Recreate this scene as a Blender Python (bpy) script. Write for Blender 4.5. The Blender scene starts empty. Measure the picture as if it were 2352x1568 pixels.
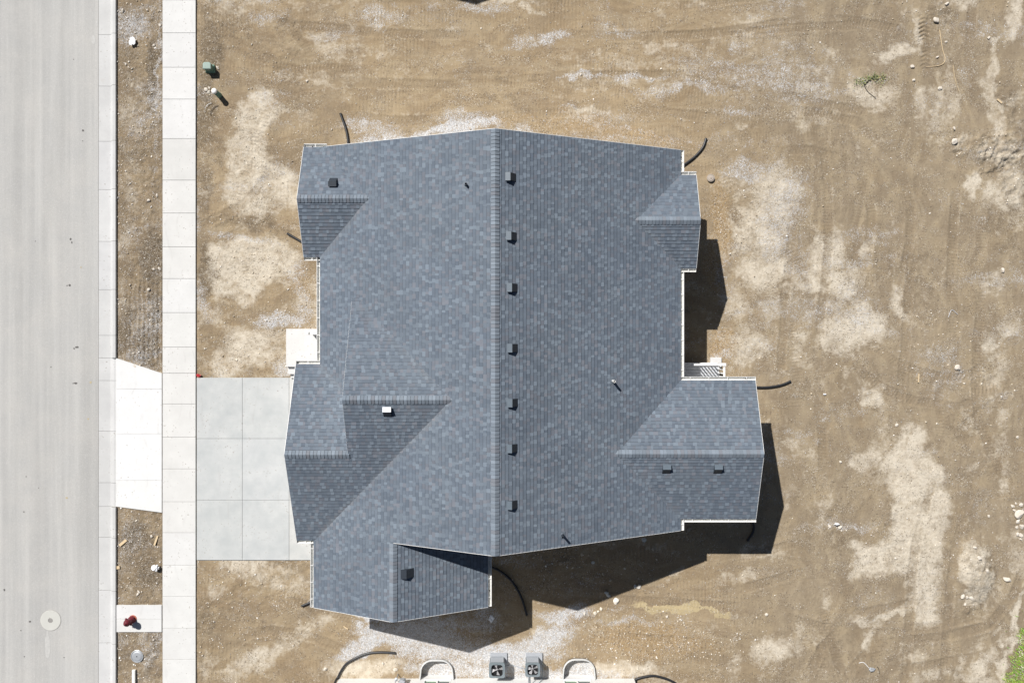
import bpy, math, random
import numpy as np
from mathutils import Vector, Matrix, noise as mnoise
random.seed(7); RNG = np.random.default_rng(11)
scene = bpy.context.scene
COL = scene.collection
R = math.radians
# ------------------------------------------------------------------ camera, sky, sun, exposure
H = 31.36                      # drone height; photo unit (1/2352 of the frame width) = 2 cm on the ground
cam_d = bpy.data.cameras.new('camera'); cam = bpy.data.objects.new('camera', cam_d); COL.objects.link(cam)
cam.location = (0, 0, H); cam.rotation_euler = (0, 0, 0)
cam_d.lens = 24.0; cam_d.sensor_width = 36.0; cam_d.clip_end = 2000; cam_d.clip_start = 0.5
scene.camera = cam
SUNV = Vector((-0.574, 0.708, 1.0)).normalized()
EL = math.asin(SUNV.z)
w = bpy.data.worlds.new("World"); scene.world = w; w.use_nodes = True
nt = w.node_tree; nt.nodes.clear()
wo = nt.nodes.new('ShaderNodeOutputWorld'); bg = nt.nodes.new('ShaderNodeBackground'); sk = nt.nodes.new('ShaderNodeTexSky')
sk.sky_type = 'NISHITA'; sk.sun_disc = False; sk.sun_elevation = EL; sk.sun_rotation = math.atan2(SUNV.x, SUNV.y)
bg.inputs[1].default_value = 0.034
nt.links.new(sk.outputs[0], bg.inputs[0]); nt.links.new(bg.outputs[0], wo.inputs[0])
sl = bpy.data.lights.new('sun', 'SUN'); sl.energy = 5.0; sl.angle = R(0.53); sl.color = (1.0, 0.965, 0.92)
so = bpy.data.objects.new('sun', sl); COL.objects.link(so); so.location = (-30, 30, 50)
so.rotation_euler = SUNV.to_track_quat('Z', 'Y').to_euler()
scene.view_settings.view_transform = 'Standard'; scene.view_settings.look = 'None'
scene.view_settings.exposure = 0.29; scene.view_settings.gamma = 1.0; scene.view_settings.use_curve_mapping = False
scene.cycles.max_bounces = 6

# ------------------------------------------------------------------ helpers
def W(px, py, z=0.0):
    s = 1 - z / H
    return Vector(((px - 1176) * .02 * s, (784 - py) * .02 * s, z))

class MB:
    """collects geometry for one mesh object: verts, faces, material slot and colour per face"""
    def __init__(self): self.v = []; self.f = []; self.m = []; self.c = []; self.mats = []
    def slot(self, mat):
        if mat not in self.mats: self.mats.append(mat)
        return self.mats.index(mat)
    def add(self, vs, fs, mat, col=(1, 1, 1)):
        o = len(self.v); k = self.slot(mat)
        self.v += [tuple(p) for p in vs]
        for f in fs: self.f.append(tuple(i + o for i in f)); self.m.append(k); self.c.append(col)
        return self
    def box(self, lo, hi, mat, col=(1, 1, 1), bev=0.0, M=None):
        x0, y0, z0 = lo; x1, y1, z1 = hi
        b = min(bev, (x1 - x0) * .4, (y1 - y0) * .4, (z1 - z0) * .9)
        if b <= 0:
            vs = [(x0, y0, z0), (x1, y0, z0), (x1, y1, z0), (x0, y1, z0), (x0, y0, z1), (x1, y0, z1), (x1, y1, z1), (x0, y1, z1)]
            fs = [(3, 2, 1, 0), (4, 5, 6, 7), (0, 1, 5, 4), (1, 2, 6, 5), (2, 3, 7, 6), (3, 0, 4, 7)]
        else:
            vs = [(x0, y0, z0), (x1, y0, z0), (x1, y1, z0), (x0, y1, z0), (x0, y0, z1 - b), (x1, y0, z1 - b), (x1, y1, z1 - b), (x0, y1, z1 - b),
                  (x0 + b, y0 + b, z1), (x1 - b, y0 + b, z1), (x1 - b, y1 - b, z1), (x0 + b, y1 - b, z1)]
            fs = [(3, 2, 1, 0), (8, 9, 10, 11)]
            for i in range(4):
                j = (i + 1) % 4; fs += [(i, j, 4 + j, 4 + i), (4 + i, 4 + j, 8 + j, 8 + i)]
        if M is not None: vs = [M @ Vector(p) for p in vs]
        return self.add(vs, fs, mat, col)
    def prism(self, poly, z0, z1, mat, col=(1, 1, 1), top=None, bev=0.0):
        """poly CCW list of (x,y)"""
        n = len(poly)
        vs = [(x, y, z0) for x, y in poly] + [(x, y, z1 - bev) for x, y in poly]
        fs = [tuple(range(n))[::-1]]
        fs += [(i, (i + 1) % n, n + (i + 1) % n, n + i) for i in range(n)]
        if bev > 0:
            cx = sum(p[0] for p in poly) / n; cy = sum(p[1] for p in poly) / n
            vs += [(x + bev * (1 if cx > x else -1), y + bev * (1 if cy > y else -1), z1) for x, y in poly]
            fs += [(n + i, n + (i + 1) % n, 2 * n + (i + 1) % n, 2 * n + i) for i in range(n)]
            fs.append(tuple(range(2 * n, 3 * n)))
        else: fs.append(tuple(range(n, 2 * n)))
        return self.add(vs, fs, mat, col)
    def lathe(self, prof, mat, col=(1, 1, 1), seg=24, M=None, c=(0, 0, 0)):
        """prof: list of (r,z) bottom to top"""
        vs = []; fs = []
        for r, z in prof:
            for i in range(seg):
                a = 2 * math.pi * i / seg; vs.append((c[0] + r * math.cos(a), c[1] + r * math.sin(a), c[2] + z))
        for k in range(len(prof) - 1):
            for i in range(seg):
                j = (i + 1) % seg; fs.append((k * seg + i, k * seg + j, (k + 1) * seg + j, (k + 1) * seg + i))
        fs.append(tuple(range(seg))[::-1]); fs.append(tuple(range((len(prof) - 1) * seg, len(prof) * seg)))
        if M is not None: vs = [M @ Vector(p) for p in vs]
        return self.add(vs, fs, mat, col)
    def tube(self, pts, r, mat, col=(1, 1, 1), seg=10, rib=0.0, caps=True):
        pts = [Vector(p) for p in pts]; n = len(pts); vs = []; fs = []; up = Vector((0, 0, 1))
        for k, p in enumerate(pts):
            t = (pts[min(k + 1, n - 1)] - pts[max(k - 1, 0)]).normalized()
            a = t.cross(up)
            if a.length < 1e-3: a = t.cross(Vector((1, 0, 0)))
            a.normalize(); b = a.cross(t)
            rr = (r[k] if isinstance(r, (list, tuple)) else r) * (1 + (rib if k % 2 else 0))
            for i in range(seg):
                th = 2 * math.pi * i / seg; vs.append(p + a * math.cos(th) * rr + b * math.sin(th) * rr)
        for k in range(n - 1):
            for i in range(seg):
                j = (i + 1) % seg; fs.append((k * seg + i, k * seg + j, (k + 1) * seg + j, (k + 1) * seg + i))
        if caps: fs.append(tuple(range(seg))[::-1]); fs.append(tuple(range((n - 1) * seg, n * seg)))
        return self.add(vs, fs, mat, col)
    def build(self, name, parent=None, smooth=False, loc=None):
        me = bpy.data.meshes.new(name)
        off = Vector(loc) if loc is not None else Vector((0, 0, 0))
        me.from_pydata([(p[0] - off.x, p[1] - off.y, p[2] - off.z) for p in self.v], [], self.f)
        for m in self.mats: me.materials.append(m)
        me.polygons.foreach_set('material_index', self.m)
        if smooth: me.polygons.foreach_set('use_smooth', [True] * len(self.f))
        at = me.attributes.new('col', 'FLOAT_COLOR', 'FACE')
        arr = np.ones((len(self.f), 4), np.float32); arr[:, :3] = np.array(self.c, np.float32).reshape(-1, 3)
        at.data.foreach_set('color', arr.ravel())
        me.validate(); me.update()
        o = bpy.data.objects.new(name, me); COL.objects.link(o)
        if parent is not None:
            o.parent = parent; pl = Vector((0, 0, 0)); q = parent
            while q is not None: pl += q.location; q = q.parent
            o.location = off - pl
        else: o.location = off
        return o
def tag(o, label=None, cat=None, group=None, kind=None):
    if label: o['label'] = label
    if cat: o['category'] = cat
    if group: o['group'] = group
    if kind: o['kind'] = kind
    return o
def empty(name, loc, label, cat, group=None):
    o = bpy.data.objects.new(name, None); COL.objects.link(o); o.location = loc; o.empty_display_size = .3
    return tag(o, label, cat, group)
def spline(pts, step=.03):
    """Catmull-Rom through pts, resampled"""
    P = [Vector(p) for p in pts]; P = [2 * P[0] - P[1]] + P + [2 * P[-1] - P[-2]]; out = []
    for i in range(1, len(P) - 2):
        n = max(2, int((P[i + 1] - P[i]).length / step))
        for k in range(n):
            t = k / n; a, b, c, d = P[i - 1], P[i], P[i + 1], P[i + 2]
            out.append(.5 * ((2 * b) + (c - a) * t + (2 * a - 5 * b + 4 * c - d) * t * t + (3 * b - a - 3 * c + d) * t ** 3))
    out.append(P[-2]); return out

# ------------------------------------------------------------------ materials
def mat(name, base=(.5, .5, .5), rough=.8, metal=0., var=.0, vscale=3., attr=False, bump=0., bscale=40., stretch=None, spec=.3):
    m = bpy.data.materials.new(name); m.use_nodes = True; t = m.node_tree; N = t.nodes; L = t.links
    b = N['Principled BSDF']; b.inputs['Roughness'].default_value = rough; b.inputs['Metallic'].default_value = metal
    b.inputs['Specular IOR Level'].default_value = spec
    tc = N.new('ShaderNodeTexCoord'); src = tc.outputs['Object']
    if stretch:
        mp = N.new('ShaderNodeMapping'); mp.inputs['Scale'].default_value = stretch; L.new(src, mp.inputs[0]); src2 = mp.outputs[0]
    else: src2 = src
    col = None
    rgb = N.new('ShaderNodeRGB'); rgb.outputs[0].default_value = (*base, 1); col = rgb.outputs[0]
    if attr:
        a = N.new('ShaderNodeAttribute'); a.attribute_name = 'col'
        mx = N.new('ShaderNodeMix'); mx.data_type = 'RGBA'; mx.blend_type = 'MULTIPLY'; mx.inputs[0].default_value = 1
        L.new(col, mx.inputs[6]); L.new(a.outputs['Color'], mx.inputs[7]); col = mx.outputs[2]
    if var > 0:
        n = N.new('ShaderNodeTexNoise'); n.inputs['Scale'].default_value = vscale; n.inputs['Detail'].default_value = 8; n.inputs['Roughness'].default_value = .65
        L.new(src2, n.inputs[0])
        mr = N.new('ShaderNodeMapRange'); mr.inputs['From Min'].default_value = .25; mr.inputs['From Max'].default_value = .75
        mr.inputs['To Min'].default_value = 1 - var; mr.inputs['To Max'].default_value = 1 + var; L.new(n.outputs[0], mr.inputs[0])
        mx = N.new('ShaderNodeVectorMath'); mx.operation = 'SCALE'; L.new(col, mx.inputs[0]); L.new(mr.outputs[0], mx.inputs['Scale']); col = mx.outputs[0]
    L.new(col, b.inputs['Base Color'])
    if bump > 0:
        n = N.new('ShaderNodeTexNoise'); n.inputs['Scale'].default_value = bscale; n.inputs['Detail'].default_value = 6; L.new(src, n.inputs[0])
        bp = N.new('ShaderNodeBump'); bp.inputs['Strength'].default_value = bump; bp.inputs['Distance'].default_value = .02
        L.new(n.outputs[0], bp.inputs['Height']); L.new(bp.outputs[0], b.inputs['Normal'])
    m['out'] = 1
    return m
class NG:
    """small node-graph helper"""
    def __init__(s, m): s.t = m.node_tree; s.N = s.t.nodes; s.L = s.t.links; s.b = s.N['Principled BSDF']
    def n(s, ty, **kw):
        x = s.N.new(ty)
        for k, v in kw.items():
            if k in ('operation', 'data_type', 'blend_type', 'feature', 'attribute_name', 'noise_type', 'interpolation_type', 'clamp_factor'): setattr(x, k, v)
            else: x.inputs[k].default_value = v
        return x
    def l(s, a, b): s.L.new(a, b)
    def math(s, op, a, b=None, c=None):
        x = s.N.new('ShaderNodeMath'); x.operation = op
        for i, q in enumerate((a, b, c)):
            if q is None: continue
            if isinstance(q, (int, float)): x.inputs[i].default_value = q
            else: s.l(q, x.inputs[i])
        return x.outputs[0]
    def mapr(s, v, a, b, c=0., d=1., smooth=False):
        x = s.N.new('ShaderNodeMapRange')
        if smooth: x.interpolation_type = 'SMOOTHSTEP'
        s.l(v, x.inputs[0])
        for i, q in enumerate((a, b, c, d)): x.inputs[1 + i].default_value = q
        return x.outputs[0]
    def mix(s, f, a, b, mode='MIX'):
        x = s.N.new('ShaderNodeMix'); x.data_type = 'RGBA'; x.blend_type = mode
        if isinstance(f, (int, float)): x.inputs[0].default_value = f
        else: s.l(f, x.inputs[0])
        for i, q in ((6, a), (7, b)):
            if isinstance(q, tuple): x.inputs[i].default_value = (*q, 1)
            else: s.l(q, x.inputs[i])
        return x.outputs[2]
    def noise(s, vec, scale, detail=4, rough=.6, dist=0.):
        x = s.n('ShaderNodeTexNoise', Scale=scale, Detail=detail, Roughness=rough, Distortion=dist); s.l(vec, x.inputs['Vector']); return x.outputs[0]
    def mapping(s, vec, scale=(1, 1, 1), loc=(0, 0, 0), rot=(0, 0, 0)):
        x = s.N.new('ShaderNodeMapping'); s.l(vec, x.inputs[0]); x.inputs['Scale'].default_value = scale; x.inputs['Location'].default_value = loc
        x.inputs['Rotation'].default_value = rot; return x.outputs[0]
    def attr(s, name): return s.n('ShaderNodeAttribute', attribute_name=name).outputs['Fac']
    def vor(s, vec, scale, feature='F1', rnd=1.):
        x = s.n('ShaderNodeTexVoronoi', feature=feature, Scale=scale, Randomness=rnd); s.l(vec, x.inputs['Vector']); return x

def dirt_material():
    m = mat('bare_earth', rough=.95); g = NG(m); tc = g.N.new('ShaderNodeTexCoord').outputs['Object']
    Lm, Gm, Dm, Sm, Vm = [g.attr(a) for a in ('mL', 'mG', 'mD', 'mS', 'mV')]
    Om = g.attr('mO'); Rm = g.attr('mR'); Tm = g.attr('mT')
    n1 = g.noise(tc, .30, 6, .6, .6); nb = g.noise(tc, .75, 7, .62, .8); n2 = g.noise(tc, 2.2, 8, .7); n3 = g.noise(tc, 9., 6, .75); n4 = g.noise(tc, 26., 4, .8)
    wn = g.n('ShaderNodeTexNoise', Scale=.22, Detail=4.); g.l(tc, wn.inputs['Vector']); vm = g.N.new('ShaderNodeVectorMath'); vm.operation = 'MULTIPLY_ADD'; g.l(wn.outputs['Color'], vm.inputs[0]); vm.inputs[1].default_value = (4., 4., 0); g.l(tc, vm.inputs[2]); tw = vm.outputs[0]
    hx = g.noise(g.mapping(tw, (.28, 1.7, 1)), 1.1, 9, .66, .6); vx = g.noise(g.mapping(tw, (1.5, .36, 1)), 1.1, 9, .66, .6)
    st = g.mix(Vm, hx, vx)
    gold = g.mix(g.mapr(n1, .35, .66), (.262, .195, .124), (.342, .263, .172)); grey = g.mix(g.mapr(n1, .35, .66), (.230, .183, .130), (.298, .242, .176))
    c = g.mix(g.mapr(Vm, .15, .8), gold, grey)
    c = g.mix(g.mapr(st, .46, .68, 0, .75), c, (.385, .315, .222)); c = g.mix(g.mapr(st, .50, .30, 0, .65), c, (.215, .162, .108))
    c = g.mix(g.mapr(nb, .50, .70, 0, .6), c, (.225, .180, .132)); c = g.mix(g.mapr(nb, .48, .28, 0, .5), c, (.365, .285, .185))
    c = g.mix(g.mapr(n2, .52, .74, 0, .5), c, (.215, .165, .115)); c = g.mix(g.mapr(n2, .46, .30, 0, .4), c, (.37, .30, .215))
    c = g.mix(g.math('MULTIPLY', Tm, .8), c, (.198, .152, .104))
    # ochre subsoil
    f = g.mapr(g.math('ADD', Om, g.math('MULTIPLY', g.math('SUBTRACT', n2, .5), 1.2)), .3, .8)
    c = g.mix(g.math('MULTIPLY', f, .75), c, g.mix(g.mapr(n3, .3, .7), (.30, .195, .095), (.44, .325, .19)))
    # moist, darker soil
    f = g.mapr(g.math('ADD', Dm, g.math('MULTIPLY', g.math('SUBTRACT', n2, .5), 1.2)), .35, .80)
    c = g.mix(f, c, g.mix(g.mapr(n3, .3, .7), (.092, .068, .043), (.215, .168, .116)))
    c = g.mix(1., c, (.955, .95, .905), 'MULTIPLY')
    # dried pale mud
    wob = g.math('ADD', g.math('MULTIPLY', g.math('SUBTRACT', g.noise(tc, 5.5, 9, .8), .5), 1.5), g.math('MULTIPLY', g.math('SUBTRACT', g.noise(tc, 1.4, 5, .6, .7), .5), 1.3))
    e = g.math('ADD', g.math('MULTIPLY', Lm, .86), g.math('MULTIPLY', wob, 1.15))
    f = g.mapr(e, .24, .92)
    crack = g.vor(g.mapping(tc, (1, 1, 1)), 4.5, 'DISTANCE_TO_EDGE').outputs[0]
    ck = g.math('MULTIPLY', g.mapr(crack, .0, .045, 1, 0), g.mapr(n2, .5, .62))
    pale = g.mix(g.mapr(n3, .3, .72), (.51, .45, .355), (.66, .605, .51))
    pale = g.mix(g.mapr(n2, .50, .72, 0, .6), pale, (.40, .335, .25)); pale = g.mix(g.math('MULTIPLY', ck, .4), pale, (.32, .255, .18))
    c = g.mix(g.math('MULTIPLY', f, .93), c, pale)
    # smooth sandy silt
    sm = g.mapr(g.math('ADD', Sm, g.math('MULTIPLY', g.math('SUBTRACT', n2, .5), .8)), .4, .6)
    c = g.mix(sm, c, (.42, .34, .20))
    # crushed stone
    vr = g.vor(tc, 24.); vr2 = g.vor(tc, 43.)
    sp = g.n('ShaderNodeSeparateColor'); g.l(vr.outputs['Color'], sp.inputs[0])
    sp2 = g.n('ShaderNodeSeparateColor'); g.l(vr2.outputs['Color'], sp2.inputs[0])
    stone = g.mix(g.mapr(sp.outputs[0], .1, .95), (.28, .275, .27), (.68, .69, .70))
    stone = g.mix(g.mapr(sp.outputs[1], .82, .88), stone, (.40, .30, .19))
    stone = g.mix(.45, stone, g.mix(sp2.outputs[0], (.30, .305, .32), (.76, .78, .81)))
    # loose grains in drifts, smooth soil between
    dens = g.mapr(g.noise(g.mapping(tc, (.55, 1.2, 1)), 1.0, 7, .7, .5), .44, .70)
    gr = g.math('MAXIMUM', dens, g.math('MAXIMUM', g.math('MULTIPLY', Dm, .8), g.math('MULTIPLY', Om, .9)))
    hi = g.mapr(g.math('ADD', sp2.outputs[2], g.math('MULTIPLY', gr, .16)), 1.0, 1.07)
    c = g.mix(g.math('MULTIPLY', hi, .8), c, g.mix(sp2.outputs[0], (.46, .42, .36), (.78, .75, .70)))
    lo = g.mapr(g.math('ADD', sp.outputs[2], g.math('MULTIPLY', gr, .14)), .96, 1.02)
    c = g.mix(g.math('MULTIPLY', lo, .6), c, (.11, .085, .06))
    ga = g.mapr(gr, 0., 1., .05, .32)
    c = g.mix(g.math('MULTIPLY', g.mapr(n4, .45, .8), ga), c, (.15, .115, .08))
    c = g.mix(g.math('MULTIPLY', g.mapr(n4, .5, .2), ga), c, (.60, .52, .41))
    c = g.mix(g.mapr(n3, .5, .8, .0, .15), c, (.55, .46, .34))
    ge = g.math('ADD', Gm, g.math('MULTIPLY', g.math('SUBTRACT', g.noise(tc, 2.6, 9, .8, .4), .5), 1.6))
    gf = g.mapr(g.math('ADD', ge, g.math('MULTIPLY', g.math('SUBTRACT', sp2.outputs[1], .5), .7)), .38, .78)
    c = g.mix(g.math('MULTIPLY', gf, .94), c, stone)
    n5 = g.noise(tc, 5., 7, .8); c = g.mix(g.math('MULTIPLY', g.mapr(n5, .52, .72), g.math('MULTIPLY', Rm, .5)), c, (.13, .098, .068)); c = g.mix(g.math('MULTIPLY', g.mapr(n5, .45, .28), g.math('MULTIPLY', Rm, .35)), c, (.52, .45, .35))  # shadow-like dark and light mottling painted into the rough soil colour
    g.l(c, g.b.inputs['Base Color'])
    hgt = g.math('ADD', g.math('MULTIPLY', n3, .6), g.math('MULTIPLY', g.math('MULTIPLY', n4, .7), g.mapr(gr, 0, 1, .3, 1.)))
    hgt = g.math('ADD', hgt, g.math('MULTIPLY', g.math('MULTIPLY', vr2.outputs[0], .5), g.mapr(gr, 0, 1, .2, 1.)))
    hgt = g.math('ADD', hgt, g.math('MULTIPLY', n5, g.math('MULTIPLY', Rm, 2.6)))
    # tyre tread ripples in drifting bands
    wv = g.n('ShaderNodeTexWave', Scale=1.9, Distortion=1.3, Detail=2.); wv.inputs['Detail Scale'].default_value = 1.5
    g.l(g.mapping(tc, (1, .15, 1)), wv.inputs[0])
    wv2 = g.n('ShaderNodeTexWave', Scale=1.9, Distortion=1.6, Detail=2.); g.l(g.mapping(tc, (1, .15, 1), rot=(0, 0, R(75))), wv2.inputs[0])
    tm = g.mapr(g.noise(g.mapping(tc, (.3, 1, 1)), .9, 3), .48, .62); tm2 = g.mapr(g.noise(g.mapping(tc, (1, .3, 1), (5, 3, 0)), .9, 3), .5, .62)
    hgt = g.math('ADD', hgt, g.math('MULTIPLY', g.math('MULTIPLY', wv.outputs['Fac'], tm), g.mapr(Vm, .2, .8, .30, .08)))
    hgt = g.math('ADD', hgt, g.math('MULTIPLY', g.math('MULTIPLY', wv2.outputs['Fac'], tm2), g.mapr(Vm, .2, .8, .05, .30)))
    bp = g.n('ShaderNodeBump', Strength=.8, Distance=.035); g.l(hgt, bp.inputs['Height']); g.l(bp.outputs[0], g.b.inputs['Normal'])
    return m
def road_material():
    m = mat('worn_asphalt', rough=.9); g = NG(m); tc = g.N.new('ShaderNodeTexCoord').outputs['Object']
    s1 = g.noise(g.mapping(tc, (1.6, .035, 1)), 1.2, 5, .6); s2 = g.noise(g.mapping(tc, (5., .12, 1)), 1.2, 4, .6)
    n = g.noise(tc, .6, 7, .6); f = g.noise(tc, 45., 4, .8); v = g.vor(tc, 60.).outputs['Color']
    c = g.mix(g.mapr(s1, .35, .65), (.365, .362, .352), (.468, .465, .450))
    c = g.mix(g.mapr(s2, .4, .72, 0, .4), c, (.335, .335, .332))
    c = g.mix(g.mapr(n, .42, .7, 0, .45), c, (.50, .482, .452))
    c = g.mix(g.mapr(f, .3, .75, .0, .35), c, (.33, .33, .32))
    mk = g.noise(g.mapping(tc, (1, .5, 1)), 2.2, 9, .8); c = g.mix(g.math('MULTIPLY', g.mapr(mk, .56, .72, 0, .5), g.mapr(n, .45, .6)), c, (.33, .325, .31)); c = g.mix(g.mapr(g.noise(g.mapping(tc, (1.2, .1, 1), (9, 0, 0)), .8, 4), .52, .66, 0, .5), c, (.34, .337, .325))
    sp = g.n('ShaderNodeSeparateColor'); g.l(v, sp.inputs[0])
    c = g.mix(g.mapr(sp.outputs[0], .8, 1., 0, .4), c, (.62, .61, .59)); c = g.mix(g.mapr(sp.outputs[1], .85, 1., 0, .4), c, (.25, .25, .25))
    g.l(c, g.b.inputs['Base Color'])
    bp = g.n('ShaderNodeBump', Strength=.4, Distance=.01); g.l(f, bp.inputs['Height']); g.l(bp.outputs[0], g.b.inputs['Normal'])
    return m
def concrete_material(name, c0, c1, stain=.5):
    m = mat(name, rough=.85); g = NG(m); tc = g.N.new('ShaderNodeTexCoord').outputs['Object']
    a = g.n('ShaderNodeAttribute', attribute_name='col')
    n = g.noise(tc, 1.1, 8, .62); f = g.noise(tc, 30., 5, .8); br = g.noise(g.mapping(tc, (.6, 14, 1)), 2., 3, .6)
    c = g.mix(g.mapr(n, .3, .7), c0, c1)
    c = g.mix(g.mapr(br, .4, .7, 0, .18), c, c0)
    dirt = g.noise(tc, 2.7, 9, .8); m2 = g.mapr(g.noise(tc, .35, 3), .5, .72)
    c = g.mix(g.math('MULTIPLY', g.mapr(dirt, .56, .72, 0, stain), m2), c, (.33, .28, .22))
    sp = g.n('ShaderNodeSeparateColor'); g.l(g.vor(tc, 22.).outputs['Color'], sp.inputs[0])
    c = g.mix(g.math('MULTIPLY', g.mapr(sp.outputs[0], .965, .99, 0, .55), g.mapr(n, .45, .6)), c, (.22, .19, .15))
    c = g.mix(g.mapr(f, .5, .8, 0, .18), c, (.42, .41, .39))
    sc = g.n('ShaderNodeTexWave', Scale=.55, Distortion=9., Detail=3.); sc.inputs['Detail Scale'].default_value = .6; g.l(tc, sc.inputs[0])
    c = g.mix(g.math('MULTIPLY', g.mapr(sc.outputs['Fac'], .90, 1., 0, .22), g.mapr(g.noise(tc, .8, 5, .7), .5, .66)), c, (.36, .35, .34))
    c = g.mix(1., c, a.outputs['Color'], 'MULTIPLY')
    g.l(c, g.b.inputs['Base Color'])
    bp = g.n('ShaderNodeBump', Strength=.25, Distance=.008); g.l(f, bp.inputs['Height']); g.l(bp.outputs[0], g.b.inputs['Normal'])
    return m
def shingle_material():
    m = mat('asphalt_shingle', rough=.88); g = NG(m); tc = g.N.new('ShaderNodeTexCoord').outputs['Object']
    a = g.n('ShaderNodeAttribute', attribute_name='col')
    f = g.noise(tc, 90., 3, .8); n = g.noise(tc, .45, 5, .6); k = g.noise(tc, 6., 5, .7)
    c = g.mix(1., a.outputs['Color'], g.mix(g.mapr(n, .3, .7), (.94, .95, .97), (1.06, 1.055, 1.04)), 'MULTIPLY')
    c = g.mix(g.mapr(f, .2, .8, .0, .35), c, (.07, .075, .085)); c = g.mix(g.mapr(f, .55, .85, 0, .3), c, (.30, .32, .34))
    c = g.mix(g.mapr(k, .54, .8, 0, .20), c, (.25, .26, .28)); dq = g.noise(g.mapping(tc, (1, 1, 1)), 1.1, 7, .7, .8)
    c = g.mix(g.mapr(dq, .52, .74, 0, .07), c, (.26, .265, .275)); c = g.mix(g.mapr(dq, .46, .28, 0, .10), c, (.095, .115, .14))
    g.l(c, g.b.inputs['Base Color'])
    bp = g.n('ShaderNodeBump', Strength=.35, Distance=.006); g.l(f, bp.inputs['Height']); g.l(bp.outputs[0], g.b.inputs['Normal'])
    return m
M_dirt = dirt_material(); M_road = road_material()
M_walk = concrete_material('sidewalk_concrete', (.572, .572, .562), (.645, .645, .635), .5)
M_apron = concrete_material('fresh_concrete', (.625, .63, .628), (.70, .70, .695), .35)
M_drive = concrete_material('driveway_concrete', (.405, .425, .43), (.52, .53, .527), .35)
M_curb = concrete_material('curb_concrete', (.49, .492, .49), (.575, .577, .572), .4)
M_porch = concrete_material('porch_concrete', (.57, .565, .555), (.64, .637, .625), .45)
M_joint = mat('joint_grey', (.32, .31, .29), .9)  # even grey of the joints between slabs
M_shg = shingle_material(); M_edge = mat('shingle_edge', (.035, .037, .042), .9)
M_white = mat('white_trim', (.80, .80, .79), .45, var=.04, vscale=6)
M_sid = mat('white_siding', (.72, .72, .71), .6, var=.05, vscale=2)
M_grime = mat('gutter_inside', (.60, .60, .57), .7, var=.35, vscale=14)
M_vent = mat('dark_vent_metal', (.030, .038, .050), .5, .0, var=.15, vscale=20, spec=.4)
M_vent_lit = mat('slate_vent_lit', (.115, .145, .175), .45, .0, var=.15, vscale=20, spec=.5)  # lighter copy of the vent metal: reflected light on the tops put into the colour
M_flash = mat('grey_flashing', (.13, .155, .185), .6, var=.2, vscale=14)
M_mill = mat('pale_vent_metal', (.78, .80, .84), .35, .2, var=.05, vscale=20, spec=.6)
M_black = mat('black_corrugated_plastic', (.022, .023, .026), .42, var=.3, vscale=20, spec=.5)
M_glass = mat('window_glass', (.05, .065, .06), .08, spec=.8)
M_glass_refl = mat('glass_green_reflection', (.10, .17, .10), .12, spec=.8)  # green reflection of grass painted into the pane colour
M_dark = mat('dark_void', (.02, .02, .022), .9)
M_pvc = mat('white_plastic', (.78, .78, .76), .4, var=.05, vscale=20)
M_green = mat('green_fibreglass', (.15, .26, .20), .5, var=.12, vscale=14)
M_sage = mat('faded_sage_plastic', (.27, .35, .315), .6, var=.08, vscale=14)
M_red = mat('weathered_red_paint', (.135, .018, .028), .45, var=.45, vscale=16, bump=.2)
M_rust = mat('orange_primer', (.42, .12, .07), .6, var=.3, vscale=30)
M_acbody = mat('slate_blue_metal', (.17, .205, .225), .45, .1, var=.1, vscale=12, spec=.5)
M_liner = mat('pale_grey_liner', (.55, .56, .56), .6, var=.12, vscale=10)
M_acpad = mat('composite_pad', (.36, .38, .41), .7, var=.1, vscale=12)
M_blade = mat('fan_blade_metal', (.56, .56, .58), .4, .25)
M_galv = mat('galvanised_steel', (.52, .54, .56), .45, .5, var=.12, vscale=18)
M_iron = mat('cast_iron', (.30, .29, .275), .6, .2, var=.3, vscale=40, bump=.4)
M_meter = mat('meter_grey', (.36, .38, .41), .45, .2, var=.15, vscale=20)
M_comp = mat('grey_decking', (.50, .52, .55), .65, var=.1, vscale=6, stretch=(1, 12, 1))
M_rock = mat('pale_limestone', (.58, .53, .46), .9, attr=True, var=.16, vscale=12, bump=.5, bscale=25)
M_peb = mat('loose_stone', (1, 1, 1), .9, attr=True)
M_beige = mat('beige_plastic', (.40, .35, .30), .6, var=.08, vscale=14)
M_wood = mat('raw_wood', (.60, .47, .30), .8, var=.2, vscale=10, stretch=(1, 8, 1))
M_twig = mat('dark_twig', (.045, .038, .032), .9)
M_paper = mat('white_wrapper', (.82, .83, .85), .6, var=.08, vscale=30)
M_redp = mat('red_plastic', (.55, .05, .06), .4)
M_tar = mat('oil_stain', (.11, .105, .10), .7, var=.4, vscale=30)
M_tan = mat('tan_stain', (.42, .36, .24), .9, var=.2, vscale=30)
M_patch = mat('pale_patch', (.455, .452, .438), .9, var=.15, vscale=12)
M_leaf = mat('grass_blade', (.24, .42, .045), .7, attr=True)
M_petal = mat('white_petal', (.80, .80, .62), .7)
M_door = mat('dark_door', (.05, .06, .075), .5)

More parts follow.
